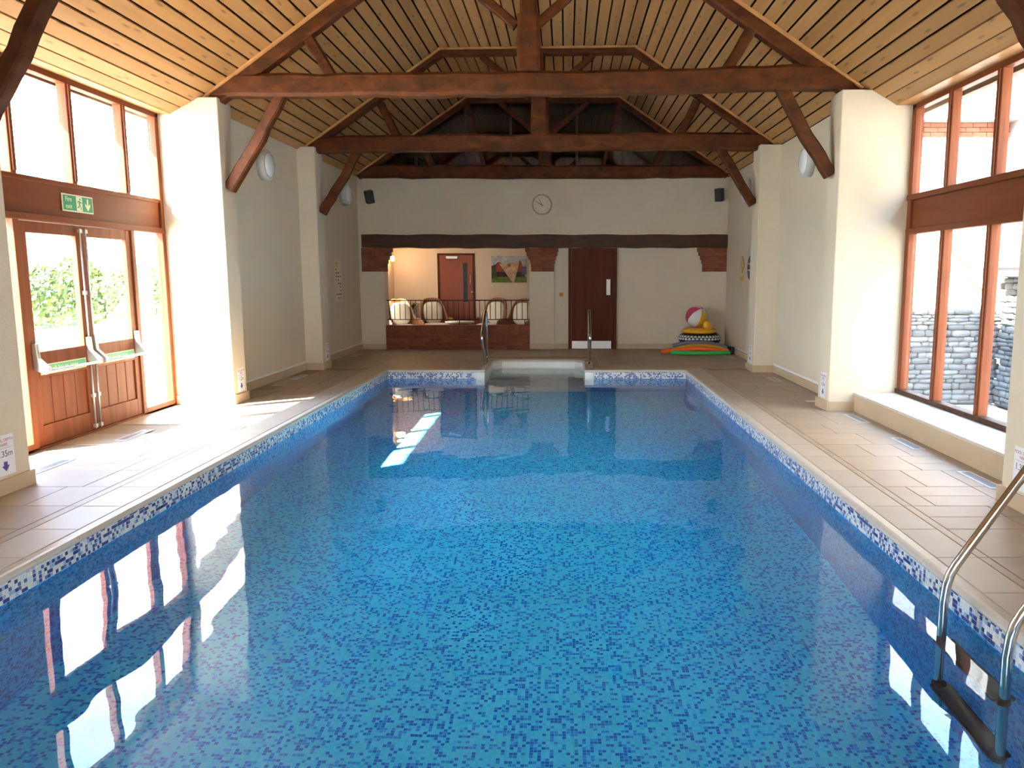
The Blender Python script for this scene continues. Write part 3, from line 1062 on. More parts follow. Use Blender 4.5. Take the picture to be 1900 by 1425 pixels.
def truss(k, label):
    c = -0.44
    t = thing('roof_truss', label, 'roof truss', (c, ty(k, c), 3.5), group='dark timber roof trusses')
    back = (k == 3)
    zt = (3.645, 3.645, 3.545, 3.555)[k]
    hw = 0.25
    tb = timber(MB(), k, (-4.05, zt), (3.12, zt + 0.0), hw, 0.20, n=22, wob=0.010, bow=-0.02 if k % 2 else .02, seed=k).build('tie_beam', 'oak', t)
    dz = 0.10
    rw = 0.16 if k < 2 else 0.10
    for s, (xa, za, xb, zb) in enumerate(((-4.12, 3.45 - dz + .06, -1.93, 4.97 - dz), (3.2, 3.45 - dz + .08, 1.05, 4.97 - dz))):
        r = timber(MB(), k, (xa, za + .085 - rw / 2), (xb, zb + .085 - rw / 2), rw, 0.17, n=10, wob=0.002, seed=k * 7 + s).build('principal_rafter', 'oak', t)
        MB_ = timber(MB(), k, (xa, za + 0.085), (xb, zb + 0.085), 0.035, 0.24, n=2, wob=0.0, seed=1)
        MB_.build('cover_strip', 'pine_strip', t)
    timber(MB(), k, (-1.97, 4.905), (1.09, 4.905), 0.09, 0.15, n=8, wob=0.004, seed=k + 40).build('collar', 'oak', t)
    timber(MB(), k, (-1.97, 4.957), (1.09, 4.957), 0.03, 0.22, n=2, wob=0.0).build('cover_strip', 'pine_strip', t)
    kp = MB()
    timber(kp, k, (c + .03, zt + .1), (c + .03, 4.35), 0.27, 0.19, n=4, wob=0.004, taper=0.92, seed=k + 9)
    timber(kp, k, (c + .03, 4.33), (c + .03, 4.88), 0.19, 0.18, n=3, wob=0.003, taper=0.95, seed=k + 10)
    kp.build('king_post', 'oak', t)
    for s in (-1, 1):
        timber(MB(), k, (c + s * .11, 4.24), (c + s * 0.86, 4.86), 0.095, 0.10, n=5, wob=0.004, seed=k * 3 + s).build('post_brace', 'oak', t)
        timber(MB(), k, (c + s * 2.20, zt + .09), (c + s * 2.45, 4.16), 0.12, 0.12, n=4, wob=0.004, seed=k * 5 + s).build('strut', 'oak', t)
        if back:
            timber(MB(), k, (c + s * 1.50, 4.86), (c + s * 1.18, zt + .1), 0.09, 0.09, n=4, wob=0.002, seed=k * 5 + s + 60).build('strut', 'oak', t)
    if not back:
        for s in (-1, 1):
            xo = PIX + 0.02 if s < 0 else PIXR - 0.02
            xi = -3.22 if s < 0 else 2.34
            timber(MB(), k, (xo, 2.50 if s < 0 else 2.61), (xi, 3.56), 0.135, 0.13, n=9, wob=0.010, taper=0.92, bow=0.02 * s, seed=k * 11 + s).build('knee_brace', 'oak', t)
        bolt = MB()
        bolt.lathe([(0.0, -.012), (.02, -.012), (.02, 0)], (c + .03, ty(k, c) - .098, 4.02), 'y', 12)
        bolt.build('bolt', 'iron', t)
    return t


truss(0, 'dark timber roof truss nearest the viewer, only its rafter feet show at the top corners')
truss(1, 'large dark timber roof truss with tie beam at the tall window piers')
truss(2, 'dark timber roof truss with tie beam at the second pair of piers')
truss(3, 'darkest timber roof truss set against the glazed gable of the far wall')

# glazed gable behind the last truss
gable = thing('window_3', 'dark glazed gable screen above the far wall', 'window', (-0.44, YB + 0.04, 3.5), kind='structure')
gz = 3.46
cut = [-4.1, -3.0, -2.0, -1.1, -0.44, 0.22, 1.12, 2.12, 3.2]


def ceil_z(x):
    if x < -1.95:
        return 3.45 + (x + 4.2) * SLOPE
    if x > 1.07:
        return 4.97 - (x - 1.07) * (4.97 - 3.47) / (3.27 - 1.07)
    return 4.97


for a, b in zip(cut[:-1], cut[1:]):
    a2, b2 = a + 0.02, b - 0.02
    poly = [(a2, gz), (b2, gz), (b2, max(ceil_z(b2), gz + .01)), (a2, max(ceil_z(a2), gz + .01))]
    MB().prism(poly, 'y', YB + 0.05, YB + 0.056).build('pane', 'glass_dark', gable)
    if b < 3:
        box('glazing_bar', 'oak_dark', (b - 0.025, b + 0.025, YB + 0.03, YB + 0.08, gz, ceil_z(b)), gable)

# ------------------------------------------------------------------ windows and doors, left wall
def pane(parent, x, y0, y1, z0, z1, name='pane'):
    return MB().box(x - 0.003, x + 0.003, y0, y1, z0, z1).build(name, 'glass', parent)


FX0, FX1 = WL - 0.05, WL + 0.04          # frame depth
win1 = thing('window_1', 'tall reddish timber window screen with four upper panes above the fire doors', 'window', (WL, 7.5, 0), kind='structure')
WY0, WY1 = 5.86, 9.13
MULL = [6.69, 7.52, 8.42]
box('head', 'joinery_h', (FX0, FX1, WY0, WY1, 3.262, 3.325), win1, 0.006)
box('transom_panel', 'joinery_h', (WL - 0.03, WL + 0.012, WY0, WY1, 2.04, 2.34), win1)
box('transom_rail', 'joinery_h', (FX0, WL + .025, WY0, WY1, 2.325, 2.368), win1, 0.006)
box('transom_rail', 'joinery_h', (FX0, FX1 + .005, WY0, WY1, 1.985, 2.05), win1, 0.008)
for y in (WY0 + 0.035, WY1 - 0.035):
    box('jamb', 'joinery', (FX0, FX1, y - 0.035, y + 0.035, 0, 3.31), win1, 0.006)
for y in MULL:
    box('mullion', 'joinery', (FX0, FX1, y - 0.036, y + 0.036, 2.36, 3.27), win1, 0.008)
    box('glazing_bead', 'joinery', (FX1 - .002, FX1 + .014, y - 0.018, y + 0.018, 2.385, 3.262), win1)
for y in (6.655, 8.435):
    box('post', 'joinery', (FX0, FX1, y - 0.035, y + 0.035, 0, 2.0), win1, 0.006)
ybd = [WY0 + .07] + MULL + [WY1 - .07]
for a, b in zip(ybd[:-1], ybd[1:]):
    pane(win1, WL - 0.01, a + 0.03, b - 0.03, 2.38, 3.265)
pane(win1, WL - 0.01, WY0 + .07, 6.62, 0.06, 1.99)
pane(win1, WL - 0.01, 8.47, WY1 - .07, 0.06, 1.99)
box('threshold', 'joinery', (FX0, FX1, WY0, WY1, 0.0, 0.02), win1)
box('bottom_rail', 'joinery', (FX0, FX1, 8.47, WY1 - .07, 0.0, 0.07), win1)
box('bottom_rail', 'joinery', (FX0, FX1, WY0 + .07, 6.62, 0.0, 0.07), win1)


def fire_door(name, label, y0, y1, rod_at):
    d = thing(name, label, 'door', (WL, (y0 + y1) / 2, 0), kind='structure')
    xa, xb = WL - 0.025, WL + 0.025
    for (a, b) in ((y0, y0 + 0.085), (y1 - 0.085, y1)):
        box('stile', 'joinery', (xa, xb, a, b, 0.022, 1.98), d, 0.005)
    box('rail', 'joinery', (xa, xb, y0 + .085, y1 - .085, 1.88, 1.98), d, 0.005)
    box('rail', 'joinery', (xa, xb, y0 + .085, y1 - .085, 0.62, 0.85), d, 0.005)
    box('rail', 'joinery', (xa, xb, y0 + .085, y1 - .085, 0.022, 0.20), d, 0.005)
    n = 4
    w = (y1 - y0 - 0.17) / n
    for i in range(n):
        a = y0 + .085 + i * w
        box('plank', 'joinery', (xa + 0.012, xb - 0.014, a + 0.003, a + w - 0.003, 0.20, 0.62), d, 0.006)
    MB().box(xa + .01, xa + .02, y0 + .085, y1 - .085, 0.2, 0.62).build('panel_back', 'gap', d)
    pane(d, WL, y0 + 0.085, y1 - 0.085, 0.85, 1.88)
    # push bar with end housings
    for yy, s in ((y0 + 0.045, 1), (y1 - 0.045, -1)):
        hb = MB()
        hb.prism([(xb, 0.70), (xb, 0.93), (xb + 0.035, 0.93), (xb + 0.045, 0.80), (xb + 0.13, 0.72), (xb + 0.13, 0.68), (xb + 0.10, 0.66)], 'y', yy - 0.022, yy + 0.022)
        hb.build('bar_housing', 'alu', d, bevel=0.004)
    MB().tube([(xb + 0.115, y0 + 0.03, 0.69), (xb + 0.115, y1 - 0.03, 0.69)], 0.013, 10).build('push_bar', 'alu', d)
    MB().tube([(xb + 0.016, rod_at, 0.03), (xb + 0.016, rod_at, 0.70)], 0.009, 8).build('locking_rod', 'alu', d)
    MB().tube([(xb + 0.016, rod_at, 0.90), (xb + 0.016, rod_at, 1.96)], 0.009, 8).build('locking_rod', 'alu', d)
    for zz in (0.06, 0.36, 1.35, 1.93):
        MB().box(xb, xb + 0.028, rod_at - 0.018, rod_at + 0.018, zz - 0.018, zz + 0.018).build('rod_guide', 'alu', d)
    sg = MB().box(xb, xb + 0.003, y0 + 0.11, y1 - 0.09, 0.645, 0.735).build('push_sign', 'sign_edge', d)
    MB().box(xb + .002, xb + 0.004, y0 + 0.118, y1 - 0.098, 0.652, 0.728).build('sign_face', 'push_green', sg)
    text_mesh('lettering', 'Push bar to open', 0.06, 'sign_cream', sg, face_mtx((0, 1, 0), (0, 0, 1), (xb + .0045 - WL, 0, 0.69)), 0.0004)
    return d


fire_door('door_1', 'left leaf of the glazed timber fire doors, nearer the viewer', 6.70, 7.555, 7.515)
fire_door('door_2', 'right leaf of the glazed timber fire doors, beside the sunny sidelight', 7.56, 8.40, 7.60)

# fire exit sign over the doors
fx = WL + 0.014
fs_ = thing('fire_exit_sign', 'green fire exit sign with running figure and down arrow over the fire doors', 'sign', (fx, 7.56, 2.185))
MB().box(fx, fx + 0.006, 7.325, 7.795, 2.105, 2.265).build('border', 'sign_edge', fs_)
MB().box(fx + 0.004, fx + 0.009, 7.338, 7.782, 2.117, 2.253).build('face', 'sign_green', fs_)
text_mesh('lettering', 'Fire', 0.062, 'sign_cream', fs_, face_mtx((0, 1, 0), (0, 0, 1), (0.0095, -0.145, 0.033)))
text_mesh('lettering', 'exit', 0.062, 'sign_cream', fs_, face_mtx((0, 1, 0), (0, 0, 1), (0.0095, -0.145, -0.033)))
MB().box(fx + .009, fx + .010, 7.53, 7.62, 2.119, 2.251).build('doorway_panel', 'sign_cream', fs_)
man = MB()
mc = lambda a, b: (fx + 0.0112, 7.575 + a, 2.185 + b)
man.lathe([(0.0, 0.001), (0.0105, 0.001), (0.0105, 0.0)], mc(0.012, 0.043), 'x', 12)
for pts, r in (([(0.004, 0.026), (0.0, 0.0)], 0.010), ([(0.004, 0.026), (0.022, 0.010), (0.036, 0.012)], 0.005), ([(0.0, 0.026), (-0.02, 0.022), (-0.026, 0.006)], 0.005),
               ([(0.0, 0.0), (0.016, -0.022), (0.020, -0.052)], 0.006), ([(0.0, 0.0), (-0.012, -0.030), (-0.034, -0.034)], 0.006)):
    for (a, b), (c, d) in zip(pts[:-1], pts[1:]):
        dv = Vector((c - a, d - b)).normalized()
        nv = Vector((-dv.y, dv.x)) * r
        man.add([mc(a + nv.x, b + nv.y), mc(c + nv.x, d + nv.y), mc(c - nv.x, d - nv.y), mc(a - nv.x, b - nv.y)], [(0, 1, 2, 3)])
man.build('running_figure', 'sign_green', fs_)
MB().prism([(7.695, 2.240), (7.717, 2.240), (7.717, 2.175), (7.745, 2.200), (7.745, 2.172), (7.706, 2.128), (7.667, 2.172), (7.667, 2.200), (7.695, 2.175)], 'x', fx + .009, fx + .010).build('down_arrow', 'sign_cream', fs_)

# ------------------------------------------------------------------ right window
win2 = thing('window_2', 'tall reddish timber window with two rows of panes above the bench', 'window', (WR, 6.9, 0.2), kind='structure')
GX0, GX1 = WR - 0.04, WR + 0.05
RY0, RY1 = 5.15, 8.68
box('head', 'joinery_h', (GX0, GX1, RY0, RY1, 3.262, 3.325), win2, 0.006)
box('transom_panel', 'joinery_h', (WR - 0.012, WR + 0.03, RY0, RY1, 2.0, 2.33), win2)
box('transom_rail', 'joinery_h', (GX0 - .012, GX1, RY0, RY1, 2.315, 2.375), win2, 0.008)
box('transom_rail', 'joinery_h', (GX0 - .005, GX1, RY0, RY1, 1.955, 2.015), win2, 0.008)
box('sill', 'oak_dark', (GX0 - .02, GX1, RY0, RY1, 0.20, 0.262), win2, 0.006)
for y in (RY0 + 0.03, RY1 - 0.045):
    box('jamb', 'joinery', (GX0, GX1, y - 0.045, y + 0.045, 0.2, 3.31), win2, 0.006)
RM = [6.08, 6.97, 7.83]
for y in RM:
    box('mullion', 'joinery', (GX0, GX1, y - 0.04, y + 0.04, 0.25, 1.98), win2, 0.008)
    box('mullion', 'joinery', (GX0, GX1, y - 0.04, y + 0.04, 2.34, 3.27), win2, 0.008)
    box('glazing_bead', 'joinery', (GX0 - .014, GX0 + .002, y - 0.018, y + 0.018, 0.262, 1.955), win2)
    box('glazing_bead', 'joinery', (GX0 - .014, GX0 + .002, y - 0.018, y + 0.018, 2.375, 3.262), win2)
rb = [RY0 + .07] + RM + [RY1 - .09]
for a, b in zip(rb[:-1], rb[1:]):
    pane(win2, WR + 0.01, a + 0.03, b - 0.03, 0.26, 1.96)
    pane(win2, WR + 0.01, a + 0.03, b - 0.03, 2.37, 3.265)

# outer eaves beams under the overhanging soffit
for nm, x, lab in (('eaves_beam', -4.96, 'pale timber eaves beam outside the left window'), ('eaves_beam', 4.07, 'pale timber eaves beam outside the right window')):
    e = thing(nm, lab, 'beam', (x, 7, 3.3), group='outer eaves beams')
    box('beam', 'beam_out', (x - 0.04, x + 0.04, 3.0, 10.5, 3.32, 3.44), e, 0.006)
    for yy in (9.95, 3.4):
        s = 1 if x > 0 else -1
        box('post', 'beam_out', (x - 0.04, x + 0.04, yy - .05, yy + .05, -0.1, 3.32), e)

# ------------------------------------------------------------------ lounge beyond the far wall
lounge = thing('wall_lounge', 'peach painted lounge walls seen through the far opening', 'wall', kind='structure')
LY = 18.2
box('wall_panel', 'plaster_lounge', (-4.3, 4.0, LY, LY + 0.25, -0.05, 2.5), lounge)
LX = -3.97
WZ0, WZ1, WYa, WYb = 0.45, 1.72, 16.42, 17.05      # lounge side window
box('wall_panel', 'plaster_lounge', (LX - 0.12, LX, YB + .3, LY, -0.05, WZ0), lounge)
box('wall_panel', 'plaster_lounge', (LX - 0.12, LX, YB + .3, LY, WZ1, 2.5), lounge)
box('wall_panel', 'plaster_lounge', (LX - 0.12, LX, YB + .3, WYa, WZ0, WZ1), lounge)
box('wall_panel', 'plaster_lounge', (LX - 0.12, LX, WYb, LY, WZ0, WZ1), lounge)
box('wall_panel', 'plaster_lounge', (0.9, 1.1, YB + .3, LY, -0.05, 2.5), lounge)
box('wall_panel', 'plaster_lounge', (-3.69, -0.745, YB + .22, YB + .3, 2.33, 2.5), lounge)
MB().box(LX - .10, LX - .094, WYa, WYb, WZ0, WZ1).build('pane', 'glass', lounge)
floor_l = box('floor_lounge', 'carpet', (-4.3, 1.1, YB + .25, LY + .2, -0.06, 0.0))
struct(floor_l, 'brown carpet floor of the lounge', 'floor')
ceil_l = box('ceiling_lounge', 'ceiling_white', (-4.3, 4.0, YB + .3, LY + .25, 2.4, 2.5))
struct(ceil_l, 'white flat ceiling of the lounge', 'ceiling')

# lounge door
d3 = thing('door_3', 'red veneered lounge door with a narrow dark vision panel', 'door', (-2.53, LY, 0), kind='structure')
for (a, b) in ((-2.96, -2.91), (-2.15, -2.10)):
    box('jamb', 'door_brown', (a, b, LY - 0.02, LY, 0, 2.0), d3)
box('head', 'door_brown', (-2.96, -2.10, LY - 0.02, LY, 1.97, 2.01), d3)
box('leaf', 'door_red', (-2.91, -2.15, LY - 0.012, LY, 0, 1.97), d3)
box('vision_panel', 'black', (-2.37, -2.275, LY - 0.018, LY - .012, 0.9, 1.79), d3)
box('closer', 'alu', (-2.75, -2.49, LY - 0.06, LY - .012, 1.89, 1.945), d3)
ho = MB().tube([(-2.20, LY - .012, 1.53), (-2.20, LY - .05, 1.53), (-2.20, LY - .05, 1.22), (-2.20, LY - .012, 1.22)], 0.011, 8)
ho.build('handle', 'steel', d3)
MB().lathe([(0, -.014), (.026, -.014), (.026, 0)], (-2.165, LY - .012, 1.12), 'y', 14).build('lock', 'steel', d3)

# brown door in the far wall
d4 = thing('door_4', 'dark brown door with pale push plate and kick plate in the far wall', 'door', (0.55, YB + .09, 0), kind='structure')
box('jamb', 'door_brown', (0.05, 0.115, YB + 0.02, YB + 0.2, 0, 2.06), d4)
box('jamb', 'door_brown', (0.97, 1.04, YB + 0.02, YB + 0.2, 0, 2.06), d4)
box('leaf', 'door_brown', (0.118, 0.967, YB + 0.06, YB + 0.11, 0.005, 2.06), d4)
box('push_plate', 'white', (0.83, 0.91, YB + 0.054, YB + 0.06, 1.11, 1.43), d4)
box('kick_plate', 'kick', (0.125, 0.935, YB + 0.054, YB + 0.06, 0.01, 0.165), d4)

# painting: flat coloured shapes on a canvas
pt = thing('painting', 'landscape painting of red barns and green grass on the lounge wall', 'painting', (-1.31, LY, 1.65))
px0, px1, pz0, pz1 = -1.715, -0.905, 1.345, 1.95
box('canvas', mat_plain('painted_sky', (0.42, 0.40, 0.38), 0.7, noise=0.35, nscale=14), (px0, px1, LY - 0.03, LY, pz0, pz1), pt)


def paint(poly, col, layer, nm, ns=12):
    pw, ph = px1 - px0, pz1 - pz0
    MB().prism([(px0 + a * pw, pz0 + b * ph) for a, b in poly], 'y', LY - 0.030 - layer * 0.0008, LY - 0.029).build(nm, mat_plain('paint_' + nm, col, 0.7, noise=0.35, nscale=ns), pt)


paint([(0, 0), (1, 0), (1, .22), (.5, .2), (0, .3)], (0.12, 0.17, 0.03), 1, 'grass', 20)
paint([(0, .15), (.15, .2), (.18, .6), (.1, .68), (0, .62)], (0.06, 0.08, 0.03), 2, 'tree')
paint([(.13, .22), (.95, .2), (.95, .4), (.13, .42)], (0.035, 0.018, 0.015), 2, 'shadow')
paint([(.13, .4), (.4, .4), (.42, .7), (.27, .72), (.21, .78), (.13, .7)], (0.30, 0.055, 0.025), 3, 'barn')
paint([(.74, .38), (.86, .4), (.86, .7), (.82, .86), (.74, .68)], (0.26, 0.055, 0.025), 3, 'tower')
paint([(.86, .3), (1, .3), (1, .6), (.86, .6)], (0.11, 0.10, 0.17), 3, 'blue_field')
paint([(.22, .7), (.8, .76), (.64, .0), (.60, .0)], (0.55, 0.34, 0.20), 4, 'gable')
paint([(.47, .6), (.55, .6), (.55, .7), (.47, .7)], (0.26, 0.13, 0.07), 5, 'window_patch')

# wall lamp in the lounge (lit)
lamp = thing('lounge_wall_lamp', 'small lit wall lamp glowing on the lounge side wall', 'lamp', (LX, 17.8, 1.88))
MB().lathe([(0.0, 0.0), (0.05, 0.0), (0.05, 0.02), (0.0, 0.02)], (LX, 17.8, 1.88), 'x', 16).build('backplate', 'alu', lamp)
MB().lathe([(0.012, 0.02), (0.05, 0.03), (0.068, 0.06), (0.06, 0.10), (0.0, 0.115)], (LX, 17.8, 1.88), 'x', 20).build('globe', mat_emit('lamp_glow', (1.0, 0.62, 0.22), 1.1), lamp)
pl_d = bpy.data.lights.new('lounge_lamp_light', 'POINT')
pl_d.energy = 2.0
pl_d.color = (1.0, 0.66, 0.36)
pl_d.shadow_soft_size = 0.12
pl_o = bpy.data.objects.new('lounge_lamp_light', pl_d)
pl_o.parent = lamp
pl_o.location = (0.20, -0.16, 0.02)
COL.objects.link(pl_o)

# iron railing on the low wall
rail = thing('iron_railing', 'thin dark iron railing with upright balusters above the low brick wall', 'railing', (-2.2, YB + .1, 0.49))
ry = YB + 0.10
MB().tube([(-3.69, ry, 1.0), (-0.746, ry, 1.0)], 0.011, 8).build('top_rail', 'iron', rail)
MB().tube([(-3.69, ry, 0.605), (-0.746, ry, 0.605)], 0.009, 8).build('bottom_rail', 'iron', rail)
bal = MB().tube([(0, 0, 0.0), (0, 0, 0.395)], 0.0075, 6).mesh('baluster')
bal.materials.append(M['iron'])
tw = MB()
for i in range(12):
    tw.lathe([(0.004, i * .033), (0.011, i * .033 + .016), (0.004, i * .033 + .033)], (0, 0, 0), 'z', 6, False)
tw = tw.mesh('baluster')
tw.materials.append(M['iron'])
for i in range(27):
    inst('baluster', tw if i % 6 == 5 else bal, (-3.64 + i * 0.1095, ry, 0.605), rail)
for xx in (-3.58, -2.2, -0.85):
    MB().tube([(xx, ry, 0.49), (xx, ry, 0.605)], 0.008, 6).build('foot', 'iron', rail)


# wicker armchairs
def superq(mb, cx, cy, cz, ax, ay, az, e=0.55, nu=20, nv=12, mtx=None):
    vs_, fs = [], []
    sg = lambda v, p: math.copysign(abs(v) ** p, v)
    for j in range(nv + 1):
        ph = -math.pi / 2 + math.pi * j / nv
        for i in range(nu):
            th = 2 * math.pi * i / nu
            p = Vector((ax * sg(math.cos(ph), e) * sg(math.cos(th), e), ay * sg(math.cos(ph), e) * sg(math.sin(th), e), az * sg(math.sin(ph), e)))
            if mtx is not None:
                p = mtx @ p
            vs_.append((cx + p.x, cy + p.y, cz + p.z))
    for j in range(nv):
        for i in range(nu):
            fs.append((j * nu + i, j * nu + (i + 1) % nu, (j + 1) * nu + (i + 1) % nu, (j + 1) * nu + i))
    mb.add(vs_, fs, True)
    return mb


def make_chair():
    """front faces -y, origin on the floor"""
    t = thing('wicker_armchair', 'x', 'armchair')
    # curved woven shell: back that sweeps down into the arms
    sh = MB()
    nu, nv = 28, 8
    rows = []
    for j in range(nv + 1):
        row = []
        for i in range(nu + 1):
            a = -1.0 + 2.0 * i / nu
            th = a * math.pi * 0.60
            ztop = 0.52 + 0.46 * max(0.0, 1 - abs(a / 0.62) ** 3.6) if abs(a) < 0.62 else 0.52 + 0.04 * math.cos((abs(a) - .62) / .38 * math.pi / 2)
            z = 0.20 + (ztop - 0.20) * j / nv
            lean = 0.16 * max(0, (z - 0.35)) * math.cos(th * 0.8)
            r = 0.33
            x = r * math.sin(th) * 1.02
            y = 0.02 + r * math.cos(th) * 0.95 + lean * 0.8
            if abs(a) > 0.75:
                y = 0.02 + r * math.cos(0.75 * math.pi * .6) * .95 - (abs(a) - .75) * 1.25
                x = math.copysign(r * 1.02 * math.sin(.75 * math.pi * .6) + .02, a)
            row.append((x, y, z))
        rows.append(row)
    vs_ = [p for r in rows for p in r]
    vs_ += [(x * 0.93, y * 0.93, z) for (x, y, z) in vs_]
    N = (nu + 1) * (nv + 1)
    fs = []
    for j in range(nv):
        for i in range(nu):
            q = (j * (nu + 1) + i, j * (nu + 1) + i + 1, (j + 1) * (nu + 1) + i + 1, (j + 1) * (nu + 1) + i)
            fs += [q, tuple(N + k for k in reversed(q))]
    sh.add(vs_, fs, True)
    sh.build('woven_shell', 'wicker', t, local=True)
    rim = MB()
    rim.tube([(rows[-1][i][0] * .97, rows[-1][i][1] * .97, rows[-1][i][2] + .005) for i in range(nu + 1)], 0.022, 8)
    for i in (0, nu):
        x, y, z = rows[-1][i]
        rim.tube([(x * .97, y, z), (x * .97, y - .03, z - .05), (x * .97, y - .02, .2)], 0.02, 8)
    rim.build('cane_rim', 'cane', t, local=True)
    MB().box(-0.30, 0.30, -0.30, 0.28, 0.22, 0.30).build('seat_frame', 'wicker', t, local=True, bevel=0.02)
    for sx in (-1, 1):
        for sy in (-1, 1):
            MB().tube([(sx * .27, sy * .25, 0.24), (sx * .28, sy * .27, 0.0)], 0.02, 8).build('leg', 'cane', t, local=True)
    superq(MB(), 0, -0.03, 0.37, 0.285, 0.29, 0.085, 0.5).build('seat_cushion', 'cushion', t, local=True)
    superq(MB(), 0, 0.245, 0.68, 0.225, 0.075, 0.245, 0.68, mtx=Matrix.Rotation(-0.22, 3, 'X')).build('back_cushion', 'cushion', t, local=True)
    return t


def copy_tree(root):
    r = root.copy()
    COL.objects.link(r)
    for ch in root.children:
        c = ch.copy()
        COL.objects.link(c)
        c.parent = r
    return r


ch0 = make_chair()
for i, (x, y, a, lab) in enumerate([
        (-3.50, 16.92, 30, 'wicker armchair with cream cushions in the sunlight, leftmost behind the railing'),
        (-2.90, 17.46, 24, 'wicker armchair with creased cream cushion left of the red lounge door'),
        (-1.68, 17.48, -24, 'wicker armchair with cream cushion just right of the red lounge door'),
        (-1.05, 16.84, -26, 'wicker armchair with cream cushion below the painting, rightmost behind the railing')]):
    o = ch0 if i == 0 else copy_tree(ch0)
    o.location = (x, y, 0)
    o.rotation_euler = (0, 0, math.radians(a))
    o['label'] = lab
    o['group'] = 'wicker armchairs in the lounge'

ltab = thing('coffee_table', 'low round coffee table between the wicker armchairs', 'table', (-2.28, 16.80, 0))
MB().lathe([(0, .50), (.30, .50), (.32, .515), (.31, .53), (0, .53)], (-2.28, 16.80, 0), 'z', 28).build('top', 'cushion', ltab)
for a in range(3):
    an = a * 2.09 + .3
    MB().tube([(-2.28 + .2 * math.cos(an), 16.80 + .2 * math.sin(an), .50), (-2.28 + .26 * math.cos(an), 16.80 + .26 * math.sin(an), 0)], .018, 8).build('leg', 'cane', ltab)

plant = thing('potted_plant', 'green leafy pot plant in the lounge corner behind the armchairs', 'plant', (-3.62, 17.92, 0))
MB().lathe([(0, 0), (.12, 0), (.16, .26), (.175, .27), (.175, .31), (.15, .31), (.14, .27), (0, .27)], (-3.62, 17.92, 0), 'z', 20).build('pot', 'terracotta', plant)
pr_ = random.Random(2)
fr = MB()
for k in range(26):
    an = pr_.uniform(0, math.tau)
    ln = pr_.uniform(.25, .42)
    hh = pr_.uniform(.72, .95)
    pts = []
    for s in range(7):
        q = s / 6
        rr = ln * q
        x = -3.62 + rr * math.cos(an)
        x = max(x, LX + .02)
        y = min(17.92 + rr * math.sin(an), LY - .03)
        pts.append(Vector((x, y, .28 + hh * (q ** .7) * (1 - .35 * q * q))))
    side = Vector((-math.sin(an), math.cos(an), 0))
    vs_ = []
    for s, p in enumerate(pts):
        w = .035 * math.sin(math.pi * min(1, .08 + s / 6))
        vs_ += [p - side * w, p + side * w + Vector((0, 0, .004))]
    fr.add(vs_, [(2 * s, 2 * s + 1, 2 * s + 3, 2 * s + 2) for s in range(6)], True)
fr.build('foliage', 'leaf_dark', plant)

# ------------------------------------------------------------------ loft behind the gable glass
loft = thing('wall_loft', 'dim boarded loft room behind the gable glass', 'wall', kind='structure')
box('wall_panel', 'loft', (-4.4, 3.6, 18.2, 18.3, 2.5, 5.3), loft)
box('wall_panel', 'loft', (-4.5, -4.4, YB + .3, 18.3, 2.5, 5.3), loft)
box('wall_panel', 'loft', (3.6, 3.7, YB + .3, 18.3, 2.5, 5.3), loft)
box('wall_panel', 'loft', (-4.5, 3.7, YB + .25, 18.3, 5.1, 5.3), loft)
MB().prism([(-4.5, 3.45), (-1.9, 5.3), (-4.5, 5.3)], 'y', YB + .22, YB + .32).build('wall_panel', 'loft', loft)
MB().prism([(3.7, 3.45), (1.0, 5.3), (3.7, 5.3)], 'y', YB + .22, YB + .32).build('wall_panel', 'loft', loft)
box('loft_floor', 'carpet', (-4.5, 3.7, YB + .1, 18.3, 3.36, 3.44), loft)


def drape(name, label, cat, mat, x0, x1, y, z0, z1):
    mb = MB()
    n = 24
    vs_ = []
    for i in range(n + 1):
        x = x0 + (x1 - x0) * i / n
        o = 0.03 * math.sin(i * 1.3)
        vs_ += [(x, y + o, z0), (x, y + o * .6, z1), (x, y + o + .012, z0), (x, y + o * .6 + .012, z1)]
    fs = []
    for i in range(n):
        a, b = i * 4, i * 4 + 4
        fs += [(a, b, b + 1, a + 1), (a + 2, a + 3, b + 3, b + 2), (a + 1, b + 1, b + 3, a + 3), (a, a + 2, b + 2, b)]
    mb.add(vs_, fs, True)
    return tag(mb.build(name, mat, None, ((x0 + x1) / 2, y, z0)), label, cat)


drape('red_cloth', 'red cloth hanging in the loft behind the gable glass', 'cloth', 'loft_red', -2.75, -1.45, 17.2, 3.44, 4.25)
drape('navy_cloth', 'navy cloth hanging in the loft beside the red one', 'cloth', 'loft_blue', -3.5, -2.85, 17.3, 3.44, 4.0)

# ------------------------------------------------------------------ things on the far wall
ck = thing('wall_clock', 'round cream wall clock showing about ten to ten on the far wall', 'clock', (-0.485, YB, 2.915))
MB().lathe([(0.0, 0.0), (.205, 0.0), (.205, -.03), (.19, -.042), (.175, -.034), (.172, -.02)], (-0.485, YB, 2.915), 'y', 40).build('case', 'clock_rim', ck)
MB().lathe([(0.0, -.022), (.174, -.022)], (-0.485, YB, 2.915), 'y', 40).build('dial', 'clock_face', ck)
for hnum in range(1, 13):
    a = math.radians(90 - hnum * 30)
    text_mesh('numeral', str(hnum), 0.042, 'ink_dark', ck, face_mtx((1, 0, 0), (0, 0, 1), (0.138 * math.cos(a), -.0232, 0.138 * math.sin(a))), 0.0003)


def hand(ang, ln, w, nm, lay):
    a = math.radians(90 - ang)
    d = Vector((math.cos(a), math.sin(a)))
    nv = Vector((-d.y, d.x)) * w
    c = Vector((-0.485, 2.915))
    q = [c - d * .03 + nv, c + d * ln + nv * .6, c + d * ln - nv * .6, c - d * .03 - nv]
    MB().prism([(p.x, p.y) for p in q], 'y', YB - .026 - lay, YB - .024 - lay).build(nm, 'ink_dark', ck)


